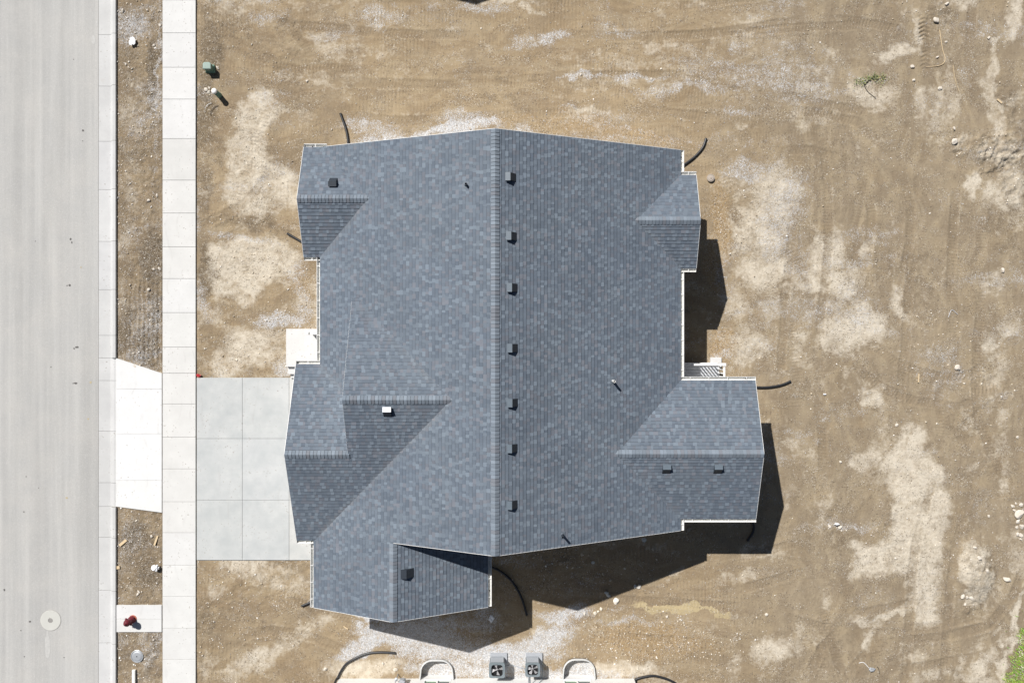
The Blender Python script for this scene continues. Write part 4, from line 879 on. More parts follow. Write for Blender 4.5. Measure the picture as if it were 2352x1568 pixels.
# front porch and steps
pz = .48
mb = MB(); px0, px1 = wx_(657, pz), -7.46; py0, py1 = wy_(755, pz), wy_(858, pz)
stx = wx_(690, pz)
mb.prism([(px0, wy_(836, pz) - .12), (px1, wy_(836, pz) - .12), (px1, py0), (px0, py0)], -.1, pz, M_porch, (1, 1, 1), bev=.008)
ye = wy_(836, pz) - .12
porch = mb.build('porch_slab', house)
mb = MB(); mb.box((px0 + .02, ye - .002 - .34, -.1), (-7.9, ye - .002, .32), M_porch, (1, 1, 1), bev=.008); mb.build('step', porch)
mb = MB(); mb.box((px0 + .10, ye - .344 - .18, -.1), (-7.9, ye - .344, .17), M_porch, (1, 1, 1), bev=.008); mb.build('step', porch)
# porch railing against the wall (two rails and balusters seen end-on)
mb = MB(); ry = .05 + wy_(768, 1.2)
xa, xb = wx_(712, 1.2), -7.5
mb.box((xa, ry - .05, 1.38), (xb, ry + .05, 1.43), M_white); mb.box((xa, ry - .03, .58), (xb, ry + .03, .63), M_white)
for i in range(5):
    x = xa + .1 + i * .1; mb.box((x - .015, ry - .015, .63), (x + .015, ry + .015, 1.38), M_white)
mb.box((xa - .09, ry - .06, pz), (xa + .03, ry + .06, 1.5), M_white, bev=.02)
mb.build('porch_railing', house)
# back deck with railing
dz = 1.0
dk = MB(); dxa, dxb = 6.56, wx_(1651, dz); dya, dyb = -1.94, wy_(834.5, dz)
nb = 7; bw = (dyb - dya) / nb
for i in range(nb): dk.box((dxa, dya + i * bw + .006, dz - .03), (dxb, dya + (i + 1) * bw - .006, dz), M_comp, bev=.004)
dk.box((dxa, dyb, dz - .24), (dxb + .02, dyb + .03, dz + .004), M_white); dk.box((dxb, dya, dz - .24), (dxb + .03, dyb - .002, dz + .004), M_white)
dk.box((dxa, dya, dz - .20), (dxb - .01, dya + .04, dz - .04), M_wood)
deck_o = dk.build('deck', house)
for x, y in ((dxb - .08, dyb - .08), (dxb - .08, dya + .1)):
    q = MB(); q.box((x - .06, y - .06, -.1), (x + .06, y + .06, dz - .04), M_white); q.build('deck_post', deck_o)
q = MB(); zt, zb = dz + .92, dz + .10
q.box((dxa, dyb - .065, zt), (dxb - .06, dyb + .015, zt + .04), M_white, bev=.01); q.box((dxa, dyb - .05, zb), (dxb - .06, dyb, zb + .05), M_white)
q.box((dxb - .085, dya, zt), (dxb - .005, dyb - .06, zt + .04), M_white, bev=.01); q.box((dxb - .07, dya, zb), (dxb - .02, dyb - .06, zb + .05), M_white)
k = 0
x = dxa + .1
while x < dxb - .15: q.box((x - .028, dyb - .043, zb + .05), (x + .028, dyb - .007, zt), M_white); x += .15
y = dya + .08
while y < dyb - .12: q.box((dxb - .063, y - .028, zb + .05), (dxb - .027, y + .028, zt), M_white); y += .16
q.box((dxb - .115, dyb - .085, dz - .2), (dxb + .015, dyb + .045, zt + .1), M_white, bev=.015)
q.build('railing', deck_o)
q = MB(); c0 = W(1631, 830, .05); c1 = W(1656.5, 820.5, .05); q.box((c0.x, c0.y - .25, -.1), (c1.x, c1.y, .12), M_porch, (1, 1, 1), bev=.01)
tag(q.build('stepping_block'), 'white concrete block on the dirt at the corner of the small back deck', 'block')

# ------------------------------------------------------------------ neighbouring houses
nb_w = empty('house', (0, -18, 0), 'white walled neighbouring house whose foundation runs along the bottom edge', 'house')
YN = -15.46; x0, x1 = -7.94, 5.60
mb = MB()
def wall_with_holes():
    segs = [x0]; 
wins = [(wx_(973, .3), wx_(1035, .3)), (wx_(1294.5, .3), wx_(1358, .3))]
zs0, zs1 = .12, 1.05
cur = x0
for (a, b) in wins:
    mb.box((cur, YN - .2, -.8), (a, YN, 3.0), M_sid); mb.box((a, YN - .2, -.8), (b, YN, zs0), M_sid); mb.box((a, YN - .2, zs1), (b, YN, 3.0), M_sid); cur = b
mb.box((cur, YN - .2, -.8), (x1, YN, 3.0), M_sid)
mb.box((x0, -27, -.8), (x0 + .2, YN - .2, 3.0), M_sid); mb.box((x1 - .2, -27, -.8), (x1, YN - .2, 3.0), M_sid); mb.box((x0 + .2, -27, -.8), (x1 - .2, -26.8, 3.0), M_sid)
wl = mb.build('wall', nb_w)
for (a, b) in wins:
    f = MB(); f.box((a, YN - .12, zs0), (b, YN + .03, zs0 + .05), M_white, bev=.006); f.box((a, YN - .10, zs0 + .05), (a + .05, YN + .012, zs1), M_white); f.box((b - .05, YN - .10, zs0 + .05), (b, YN + .012, zs1), M_white); f.box((a + .05, YN - .10, zs1 - .05), (b - .05, YN + .012, zs1), M_white)
    c = (a + b) / 2; f.box((c - .035, YN - .09, zs0 + .05), (c + .035, YN + .008, zs1 - .05), M_white); fo = f.build('window', nb_w)
    f = MB(); f.box((a + .05, YN - .06, zs0 + .05), (c - .035, YN - .05, zs1 - .05), M_glass_refl); f.build('pane', fo)
    f = MB(); f.box((c + .035, YN - .06, zs0 + .05), (b - .05, YN - .05, zs1 - .05), M_glass); f.build('pane', fo)
def simple_gable(parent, xa, xb, ya, yb, ze, zr, axis):
    mb = MB()
    if axis == 'x':
        ym = (ya + yb) / 2; s_ = (zr - ze) / (yb - ym)
        for (pl_, P, d, sd) in (((zr + s_ * ym, 0, -s_), [(xa, ym), (xb, ym), (xb, yb), (xa, yb)], (0, 1), 30), ((zr - s_ * ym, 0, s_), [(xa, ya), (xb, ya), (xb, ym), (xa, ym)], (0, -1), 31)):
            deck(mb, pl_, P)
        return mb.build('roof', parent), mb
    xm = (xa + xb) / 2; s_ = (zr - ze) / (xb - xm)
    for (pl_, P) in (((zr + s_ * xm, -s_, 0), [(xm, ya), (xb, ya), (xb, yb), (xm, yb)]), ((zr - s_ * xm, s_, 0), [(xa, ya), (xm, ya), (xm, yb), (xa, yb)])): deck(mb, pl_, P)
    return mb.build('roof', parent), mb
M_roofpl = M_shg
mb = MB(); s_ = .4; ym = -21.1
for (pl_, P, d, sd) in (((3.3 + s_ * -15.06 * -1 * 0 + s_ * 0, 0, 0), [], (0, 1), 1),)[:0]: pass
yb_, ya_ = -15.06, -27.4; ym = (yb_ + ya_) / 2; zr_ = 3.2 + .4 * (yb_ - ym)
for (pl_, P, d, sd) in (((zr_ + .4 * ym, 0, -.4), [(x0 - .4, ym), (x1 + .4, ym), (x1 + .4, yb_), (x0 - .4, yb_)], (0, 1), 30), ((zr_ - .4 * ym, 0, .4), [(x0 - .4, ya_), (x1 + .4, ya_), (x1 + .4, ym), (x0 - .4, ym)], (0, -1), 31)):
    deck(mb, pl_, P)
    if sd == 30: shingles(mb, pl_, [P], d, sd)
    else: mb.add([(x, y, pl_[0] + pl_[2] * y) for x, y in P], [(0, 1, 2, 3)], M_shg, (.13, .15, .175))
for X in (x0, x1): mb.add([(X, ya_ + .4, 3.0), (X, yb_ - .4, 3.0), (X, yb_ - .4, 3.1), (X, ym, zr_ - .18), (X, ya_ + .4, 3.1)], [(0, 1, 2, 3, 4)], M_sid)
mb.build('roof', nb_w)
# north neighbour: only its gable shadow reaches the top of the picture
nn = empty('house', (-5.25, 24, 0), 'neighbouring house just above the top edge, known by its dark gable shadow', 'house')
mb = MB(); mb.box((-12.0, 20.3, -.3), (1.5, 31, 3.0), M_sid)
mb.add([(-12.0, 20.3, 3.0), (1.5, 20.3, 3.0), (1.5, 20.3, 3.35), (-5.25, 20.3, 6.1), (-12, 20.3, 3.35)], [(0, 1, 2, 3, 4)], M_sid); mb.build('wall', nn)
mb = MB(); xr = -5.25
for (pl_, P, c_) in (((6.3 + .41 * xr, -.41, 0), [(xr, 19.9), (1.95, 19.9), (1.95, 31.4), (xr, 31.4)], 1), ((6.3 - .41 * xr, .41, 0), [(-12.45, 19.9), (xr, 19.9), (xr, 31.4), (-12.45, 31.4)], 2)):
    deck(mb, pl_, P); mb.add([(x, y, pl_[0] + pl_[1] * x) for x, y in P], [(0, 1, 2, 3)], M_shg, (.13, .15, .175))
mb.build('roof', nn)

# window wells
def window_well(cx, y0, ht, hb, yb, label):
    t_ = empty('window_well', W(cx, 1545, 0), label, 'window well', 'window wells of the neighbouring house')
    pts = []; rr = 26; ybw = 784 + 15.44 / .02
    hw = lambda y: ht + (hb - ht) * max(0, min(1, (y - y0) / (yb - y0)))
    path = [(cx - hb, ybw)] + [(cx - hw(y), y) for y in (1556, 1545, y0 + rr)] + [(cx - hw(y0 + rr) + rr * (1 - math.cos(R(a))), y0 + rr - rr * math.sin(R(a))) for a in (15, 30, 45, 60, 75, 90)]
    path += [(2 * cx - x, y) for x, y in path[::-1]]
    P = [Vector((wx_(x), wy_(y), 0)) for x, y in path]; n = len(P); mb = MB(); zt = .16
    def off(k, d):
        t = (P[min(k + 1, n - 1)] - P[max(k - 1, 0)]).normalized(); nn_ = Vector((-t.y, t.x, 0)); return P[k] + nn_ * d
    cols = []
    for k in range(n):
        o_ = off(k, .045); m_ = off(k, .0); i_ = off(k, -.012)
        cols.append([(o_.x, o_.y, zt - .09), (o_.x, o_.y, zt - .03), ((o_.x * .7 + m_.x * .3), (o_.y * .7 + m_.y * .3), zt), (m_.x, m_.y, zt), (i_.x, i_.y, zt - .02), (i_.x, i_.y, -.36), (m_.x, m_.y, -.36), (m_.x, m_.y, zt - .09)])
    q = len(cols[0])
    for k in range(n - 1):
        vs = cols[k] + cols[k + 1]
        mb.add(vs, [(i, (i + 1) % q, q + (i + 1) % q, q + i) for i in range(q)], M_liner)
    mb.build('liner', t_, loc=(0, 0, 0)); return t_
window_well(*WELLS[0], 'arched metal window well left of the two air conditioners, by the bottom wall')
window_well(*WELLS[1], 'arched metal window well right of the two air conditioners, by the bottom wall')

# air conditioners
def ac_unit(px0, px1, py0, py1, padx, label, rot):
    z = .76; a = W(px0, py1, z); b = W(px1, py0, z); c = (a + b) / 2; c.z = 0
    t_ = empty('air_conditioner', c, label, 'air conditioner', 'air conditioners beside the bottom wall')
    hx = (b.x - a.x) / 2; hy = (b.y - a.y) / 2
    pm = MB(); p0 = wx_(padx[0], .1); p1 = wx_(padx[1], .1); pm.box((p0, c.y - hy - .06, -.05), (p1, wy_(1500, .1), .09), M_acpad, bev=.01); pm.build('pad', t_)
    def rrect(hx, hy, r, n=5):
        out = []
        for (sx, sy, a0) in ((1, 1, 0), (-1, 1, 90), (-1, -1, 180), (1, -1, 270)):
            for i in range(n + 1): an = R(a0 + 90 * i / n); out.append((c.x + sx * (hx - r) + r * math.cos(an), c.y + sy * (hy - r) + r * math.sin(an)))
        return out
    bm_ = MB(); levels = [(hx - .03, hy - .03, .10), (hx - .03, hy - .03, z - .08), (hx - .012, hy - .012, z - .07), (hx, hy, z - .03), (hx - .012, hy - .012, z)]
    rings = [[(x, y, zz) for x, y in rrect(u, v, .09)] for u, v, zz in levels]; n = len(rings[0])
    for k in range(len(rings) - 1): bm_.add(rings[k] + rings[k + 1], [(i, (i + 1) % n, n + (i + 1) % n, n + i) for i in range(n)], M_acbody)
    ro = min(hx, hy) * .87; S = n
    circ = [(c.x + ro * math.cos(math.atan2(y - c.y, x - c.x)), c.y + ro * math.sin(math.atan2(y - c.y, x - c.x)), z - .004) for x, y, _ in rings[-1]]
    low = [(x, y, z - .16) for x, y, _ in circ]
    bm_.add(rings[-1] + circ, [(i, (i + 1) % n, n + (i + 1) % n, n + i) for i in range(n)], M_acbody)
    bm_.add(circ + low, [(i, (i + 1) % n, n + (i + 1) % n, n + i) for i in range(n)], M_dark); bm_.add(low, [tuple(range(n))], M_dark)
    for i in range(12):   # side louvres
        zz = .16 + i * .045
        bm_.box((c.x - hx + .07, c.y + hy - .032, zz), (c.x + hx - .07, c.y + hy - .022, zz + .02), M_acpad)
        bm_.box((c.x - hx + .022, c.y - hy + .08, zz), (c.x - hx + .032, c.y + hy - .08, zz + .02), M_acpad)
        bm_.box((c.x + hx - .032, c.y - hy + .08, zz), (c.x + hx - .022, c.y + hy - .08, zz + .02), M_acpad)
    bm_.build('cabinet', t_)
    f = MB()
    for k in range(4 if rot < 20 else 5):
        nb_ = 4 if rot < 20 else 5; a0 = R(rot + 360 / nb_ * k); vs = []
        for r_, da, hz in ((.05, -14, -.02), (ro * .93, -17, -.035), (ro * .95, 17, .02), (.05, 14, .01)): vs.append((c.x + r_ * math.cos(a0 + R(da)), c.y + r_ * math.sin(a0 + R(da)), z - .08 + hz))
        vs += [(p[0], p[1], p[2] - .004) for p in vs]; f.add(vs, [(0, 1, 2, 3), (7, 6, 5, 4), (0, 4, 5, 1), (1, 5, 6, 2), (2, 6, 7, 3), (3, 7, 4, 0)], M_blade)
    f.lathe([(.05, -.12), (.055, -.03), (.03, -.02), (.028, .0)], M_blade, c=(c.x, c.y, z - .03), seg=14); f.build('fan', t_)
    gmb = MB()
    for k in range(6):
        an = R(30 * k); gmb.tube([(c.x + ro * math.cos(an), c.y + ro * math.sin(an), z), (c.x - ro * math.cos(an), c.y - ro * math.sin(an), z + .002)], .0035, M_dark, seg=4)
    for rr_ in (.35, .62, .9): gmb.tube([(c.x + ro * rr_ * math.cos(R(15 * i)), c.y + ro * rr_ * math.sin(R(15 * i)), z + .004) for i in range(25)], .003, M_dark, seg=4)
    gmb.build('grille', t_); return t_, c, hx, hy
ac1, c1_, hx1, hy1 = ac_unit(1123, 1160, 1521, 1557, (1126, 1165), 'left slate grey air conditioner with four pale fan blades in its round top', 0 + 12)
ac2, c2_, hx2, hy2 = ac_unit(1206.5, 1241, 1521, 1554, (1207.5, 1246), 'right slate grey air conditioner, the one beside the hose to the wall', 25)
mb = MB(); mb.tube(spline([(c1_.x + hx1 - .02, c1_.y + .02, .45), (c1_.x + hx1 + .2, c1_.y + .02, .30), (c1_.x + hx1 + .35, c1_.y - .1, .05), (c1_.x + hx1 + .7, c1_.y - .22, .04), (c2_.x - hx2 - .05, c2_.y - .28, .04), (c2_.x - .2, YN + .15, .04), (c2_.x - .18, YN + .03, .3), (c2_.x - .16, YN + .02, 1.2)]), .022, M_acpad, seg=8)
tag(mb.build('conduit', smooth=True), 'grey flexible conduit trailing on gravel between the two air conditioners', 'conduit')
for i, (dx_, lab) in enumerate(((.10, 'thin dark pipe rising up the wall left behind the right air conditioner'), (.50, 'thin dark pipe looping from the right air conditioner to the wall'))):
    mb = MB()
    if i == 0: pts = [(c2_.x - .12, c2_.y - hy2 + .05, .5), (c2_.x - .12, c2_.y - hy2 - .06, .6), (c2_.x - .10, YN + .03, .7), (c2_.x - .10, YN + .03, 1.4)]
    else: pts = [(c2_.x + hx2 - .03, c2_.y + .1, .5), (c2_.x + hx2 + .14, c2_.y + .09, .4), (c2_.x + hx2 + .15, c2_.y - .2, .25), (c2_.x + hx2 + .05, YN + .04, .3), (c2_.x + .1, YN + .03, .8), (c2_.x + .1, YN + .03, 1.4)]
    mb.tube(spline(pts), .018, M_acbody, seg=8); tag(mb.build('refrigerant_pipe', smooth=True), lab, 'pipe')
# gas meter on the neighbour's wall
gm = empty('gas_meter', (wx_(917), YN + .12, 0), 'grey gas meter with regulator beside the left window well', 'gas meter')
gc = Vector((wx_(918, .4), YN + .14, 0))
mb = MB(); mb.box((gc.x + .02, gc.y - .10, .42), (gc.x + .28, gc.y + .08, .72), M_meter, bev=.03); mb.lathe([(.11, -.02), (.115, 0), (.11, .02)], M_meter, M=Matrix.Translation((gc.x + .15, gc.y + .10, .57)) @ Matrix.Rotation(R(90), 4, 'X'), seg=18); mb.build('meter_body', gm)
mb = MB(); mb.lathe([(.02, -.03), (.085, -.02), (.09, 0), (.085, .02), (.03, .04), (.03, .08)], M_galv, c=(gc.x - .14, gc.y + .06, .50), seg=18); mb.build('regulator', gm)
mb = MB(); mb.tube(spline([(gc.x - .14, gc.y + .06, -.05), (gc.x - .14, gc.y + .06, .3), (gc.x - .14, gc.y + .06, .78), (gc.x - .05, gc.y + .0, .86), (gc.x + .08, gc.y - .01, .86), (gc.x + .09, gc.y - .01, .72)]), .022, M_meter, seg=8); mb.tube([(gc.x + .22, gc.y - .01, .70), (gc.x + .22, gc.y - .01, .95), (gc.x + .22, gc.y - .12, 1.0)], .022, M_meter, seg=8); mb.build('gas_pipe', gm)

# ------------------------------------------------------------------ corrugated drain pipes
def drain(pts, label, z=.055, tail=None, r=.056):
    P = [W(x, y, z) for x, y in pts]
    for p in P: p.z = max(z, gz(p.x, p.y) + z)
    if tail: P += [Vector(q) for q in tail]
    S = spline(P, .018); mb = MB(); mb.tube(S, r, M_black, seg=12, rib=-.10, caps=False)
    e = S[0]; t = (S[0] - S[1]).normalized(); Mx = t.to_track_quat('Z', 'Y').to_matrix().to_4x4(); Mx.translation = e
    mb.lathe([(r * 1.03, -.02), (r * 1.03, .0), (r * .8, .0), (r * .8, -.015)], M_black, M=Mx, seg=12); mb.lathe([(0.001, -.012), (r * .8, -.012)], M_dark, M=Mx, seg=12)
    return tag(mb.build('drain_pipe', smooth=True, loc=tuple(P[0])), label, 'drain pipe', 'black corrugated drain pipes at the downspouts')
def tl(x, y): return [(x, y, .12), (x, y, .28)]
drain([(782, 261), (787, 275), (793, 291), (798, 312), (800, 330), (801, 350), (801, 372)], 'black corrugated drain pipe curving out from under the top left roof edge')
drain([(660, 536), (675, 545), (694, 556), (712, 566)], 'short black drain pipe poking left from beneath the small left gable')
drain([(1622, 318), (1614, 339), (1597, 359), (1572, 378), (1550, 390), (1520, 402)], 'black drain pipe arcing up from the top right roof corner')
drain([(1816, 875), (1800, 882), (1780, 887), (1756, 889.5), (1735, 889), (1700, 886), (1670, 884)], 'black drain pipe lying on dirt right of the big right wing')
drain([(1716, 1242), (1726, 1227), (1731, 1214), (1729, 1200), (1718, 1180), (1690, 1140)], 'black drain pipe in shadow below the right wing')
drain([(1210, 1412), (1204, 1390), (1195, 1366), (1182, 1343), (1170, 1328), (1150, 1312), (1128, 1302), (1108, 1302)], 'long black drain pipe in the deep shadow below the main ridge')
drain([(693, 1391), (712, 1383), (735, 1374), (760, 1366)], 'stub of black drain pipe at the bottom left roof corner')
dl = W(771, 1560, 0)
drain([(908, 1499), (890, 1497.5), (872, 1497), (848, 1499), (829, 1505), (810, 1514), (795, 1524), (784, 1539), (777, 1553)], 'long black drain pipe curving from the left end of the bottom wall', tail=[(-8.03, YN + .02, .18), (-8.04, YN - .05, .45)])
drain([(1562, 1576), (1548, 1566), (1529, 1557.5), (1501, 1551), (1475, 1554.5), (1459, 1560)], 'black drain pipe arching out from the right end of the bottom wall', tail=[(5.66, YN - .1, .12)])
for X in (-8.04, 5.68):
    mb = MB(); mb.tube([(X, YN - .12, .4), (X, YN - .12, 3.05)], .04, M_white, seg=8); mb.build('downspout', nb_w)

# ------------------------------------------------------------------ street things
hy = empty('fire_hydrant', (-17.41, -12.72, .06), 'dark red fire hydrant with orange flange, on the concrete pad', 'fire hydrant')
c = (-17.41, -12.72, .06)
mb = MB(); mb.lathe([(.165, 0), (.17, .015), (.17, .035), (.12, .05), (.11, .07), (.155, .10), (.155, .13), (.11, .15), (.105, .36), (.13, .40), (.15, .42)], M_red, c=c, seg=24); mb.build('barrel', hy, True)
mb = MB(); mb.lathe([(.175, 0), (.178, .012), (.14, .022)], M_rust, c=(c[0] + .03, c[1] + .02, .06), seg=20)
for i in range(8): mb.lathe([(.014, 0), (.014, .02)], M_rust, c=(c[0] + .155 * math.cos(R(45 * i)), c[1] + .155 * math.sin(R(45 * i)), .09), seg=6)
mb.build('flange', hy)
mb = MB(); mb.lathe([(.155, .42), (.155, .45), (.135, .47), (.12, .52), (.08, .56), (.035, .58), (.03, .62), (.02, .63)], M_red, c=c, seg=24); mb.build('bonnet', hy, True)
for (an, rr_, ln) in ((135, .055, .20), (-45, .055, .20), (225, .075, .21)):
    mb = MB(); d = Vector((math.cos(R(an)), math.sin(R(an)), 0)); Mx = d.to_track_quat('Z', 'Y').to_matrix().to_4x4(); Mx.translation = Vector((c[0], c[1], .06 + .30))
    mb.lathe([(rr_ * .8, .05), (rr_ * .8, ln - .07), (rr_, ln - .06), (rr_, ln - .01), (rr_ * .7, ln), (.018, ln), (.018, ln + .03)], M_red, M=Mx, seg=14); mb.build('outlet_cap', hy, True)
# valve cover in the road
vc = empty('valve_cover', W(116, 1424, -.056), 'round concrete collar with a small iron lid set in the road', 'valve cover')
cc = W(116, 1424, -.05)
mb = MB(); mb.lathe([(.47, -.05), (.47, .0), (.455, .006), (.11, .006), (.11, -.02)], M_walk, (.84, .84, .80), c=(cc.x, cc.y, -.05), seg=48); mb.lathe([(.485, -.05), (.485, -.003), (.47, -.003)], M_joint, c=(cc.x, cc.y, -.05), seg=48); mb.build('collar', vc)
mb = MB(); mb.lathe([(.1, -.03), (.1, .0), (.085, .003), (.08, -.002), (.03, -.002), (.02, .003)], M_iron, c=(cc.x, cc.y, -.05), seg=24); mb.build('lid', vc)
mc = W(314, 1507, .05); wm = empty('water_meter_cover', mc, 'round galvanised meter lid in the gravel strip below the hydrant', 'meter cover')
mb = MB(); mb.lathe([(.29, -.1), (.29, .03), (.275, .04), (.255, .04), (.245, .02), (.20, .02)], M_galv, c=(mc.x, mc.y, 0), seg=40); mb.build('rim', wm)
mb = MB(); mb.lathe([(.235, .0), (.235, .03), (.18, .045), (.03, .048), (.02, .03)], M_galv, c=(mc.x, mc.y, 0), seg=40); mb.lathe([(.02, .0), (.022, .055)], M_dark, c=(mc.x, mc.y, 0), seg=10); mb.build('lid', wm)
mb = MB(); a = W(303.5, 1600, .1); b = W(310.5, 1538, .1); mb.box((a.x, a.y, .02), (b.x, b.y, .13), M_pvc, bev=.012)
tag(mb.build('post'), 'white square post lying in the gravel strip at the bottom edge', 'post')
# cable pedestals
cp = W(474.6, 150.5, .41); pe = empty('utility_pedestal', (cp.x, cp.y, 0), 'square grey green utility pedestal beside the sidewalk, top left', 'utility pedestal', 'utility pedestals by the sidewalk')
mb = MB()
def ring(hx, hy, ch, z, ox=0, oy=0): return [(cp.x + ox + x, cp.y + oy + y, z) for x, y in ((-hx, -hy), (hx, -hy), (hx, hy - ch), (hx - ch, hy), (-hx + ch, hy), (-hx, hy - ch))]
def loft(mb, rings, m_, cap=True):
    n = len(rings[0])
    for k in range(len(rings) - 1): mb.add(rings[k] + rings[k + 1], [(i, (i + 1) % n, n + (i + 1) % n, n + i) for i in range(n)], m_)
    if cap: mb.add(rings[-1], [tuple(range(n))], m_)
loft(mb, [ring(.17, .14, .05, .10), ring(.165, .135, .05, .34)], M_green); loft(mb, [ring(.22, .19, .04, -.1), ring(.21, .18, .04, .06), ring(.18, .15, .04, .10)], M_green)
mb.box((cp.x - .05, cp.y - .148, .2), (cp.x + .05, cp.y - .137, .28), M_galv); mb.build('cabinet', pe)
mb = MB(); loft(mb, [ring(.185, .155, .06, .33), ring(.188, .158, .065, .37), ring(.18, .15, .065, .405), ring(.15, .12, .05, .415)], M_sage); mb.build('lid', pe)
cp2 = Vector((-13.45, 11.30, 0)); pe = empty('utility_pedestal', cp2, 'green round tube pedestal with a white domed cap, beside pale rocks', 'utility pedestal', 'utility pedestals by the sidewalk')
mb = MB(); mb.lathe([(.135, -.1), (.13, .0), (.115, .04), (.112, .52)], M_green, c=tuple(cp2), seg=24); mb.build('tube', pe, True)
mb = MB(); mb.lathe([(.125, .50), (.127, .53), (.12, .555), (.085, .58), (.04, .59), (.002, .592)], M_pvc, c=tuple(cp2), seg=24); mb.build('cap', pe, True)
mb = MB(); p = [W(487, 237, .03), W(478, 240, .05), W(472, 248, .06), W(470, 258, .03)]; mb.tube(spline(p), .009, M_galv, seg=6); tag(mb.build('cable', smooth=True), 'thin grey cable curl on the dirt below the tube pedestal', 'cable')
mb = MB(); p = [W(501, 243, .02), W(492, 247, .03), W(484, 257, .04), W(484, 266, .02)]; mb.tube(spline(p), .011, M_twig, seg=6); tag(mb.build('cable', smooth=True), 'black wire end on the dirt just below the tube pedestal', 'cable')
cl = W(1632.6, 408.6, .1); co = empty('cleanout_cap', (cl.x, cl.y, 0), 'round beige capped pipe standing in dirt right of the upper right gable', 'pipe cap')
mb = MB(); mb.lathe([(.16, -.1), (.165, .08), (.175, .085), (.175, .11), (.15, .115), (.145, .10)], M_beige, c=(cl.x, cl.y, 0), seg=32); mb.build('rim', co)
mb = MB(); mb.lathe([(.135, .05), (.135, .118), (.12, .125), (.02, .128)], M_beige, c=(cl.x, cl.y, 0), seg=32); mb.box((cl.x - .03, cl.y - .03, .12), (cl.x + .03, cl.y + .03, .15), M_beige); mb.build('cap', co)

# ------------------------------------------------------------------ rocks
PHI = (1 + 5 ** .5) / 2
ICO_V = np.array([(-1, PHI, 0), (1, PHI, 0), (-1, -PHI, 0), (1, -PHI, 0), (0, -1, PHI), (0, 1, PHI), (0, -1, -PHI), (0, 1, -PHI), (PHI, 0, -1), (PHI, 0, 1), (-PHI, 0, -1), (-PHI, 0, 1)]) / math.hypot(1, PHI)
ICO_F = [(0, 11, 5), (0, 5, 1), (0, 1, 7), (0, 7, 10), (0, 10, 11), (1, 5, 9), (5, 11, 4), (11, 10, 2), (10, 7, 6), (7, 1, 8), (3, 9, 4), (3, 4, 2), (3, 2, 6), (3, 6, 8), (3, 8, 9), (4, 9, 5), (2, 4, 11), (6, 2, 10), (8, 6, 7), (9, 8, 1)]
def subdiv(V, F):
    V = [tuple(v) for v in V]; cache = {}; out = []
    def mid(a, b):
        k = (min(a, b), max(a, b))
        if k not in cache: m_ = (np.array(V[a]) + np.array(V[b])) / 2; m_ /= np.linalg.norm(m_); V.append(tuple(m_)); cache[k] = len(V) - 1
        return cache[k]
    for a, b, c in F: ab, bc, ca = mid(a, b), mid(b, c), mid(c, a); out += [(a, ab, ca), (b, bc, ab), (c, ca, bc), (ab, bc, ca)]
    return V, out
RV, RF = subdiv(ICO_V, ICO_F); RV, RF = subdiv(RV, RF)
def rock(px, py, size, label, asp=.8, rot=None, col=(1, 1, 1), hgt=.55, group=None, seed=None, name='rock'):
    r_ = random.Random(seed if seed is not None else int(px * 31 + py * 17)); rot = r_.uniform(0, 180) if rot is None else rot
    s = size * .02 / 2; base = W(px, py, .05); z = gz(base.x, base.y); ca, sa = math.cos(R(rot)), math.sin(R(rot))
    planes = [(Vector((r_.uniform(-1, 1), r_.uniform(-1, 1), r_.uniform(-.6, 1))).normalized(), r_.uniform(.62, .9)) for _ in range(9)]
    vs = []
    for v in RV:
        p = Vector(v)
        for n_, d in planes:
            k = p.dot(n_) - d
            if k > 0: p -= n_ * k
        p *= 1 + .10 * mnoise.noise((v[0] * 2 + px, v[1] * 2 + py, v[2] * 2))
        x, y = p.x * s * 1.12, p.y * s * asp * 1.12; vs.append((base.x + x * ca - y * sa, base.y + x * sa + y * ca, z + p.z * s * hgt + s * hgt * .45))
    mb = MB(); mb.add(vs, RF, M_rock, col)
    return tag(mb.build(name, loc=(base.x, base.y, z)), label, 'rock', group)
G_strip = (.95, .93, .90); G_grey = (.72, .76, .82); G_white = (1.25, 1.28, 1.3)
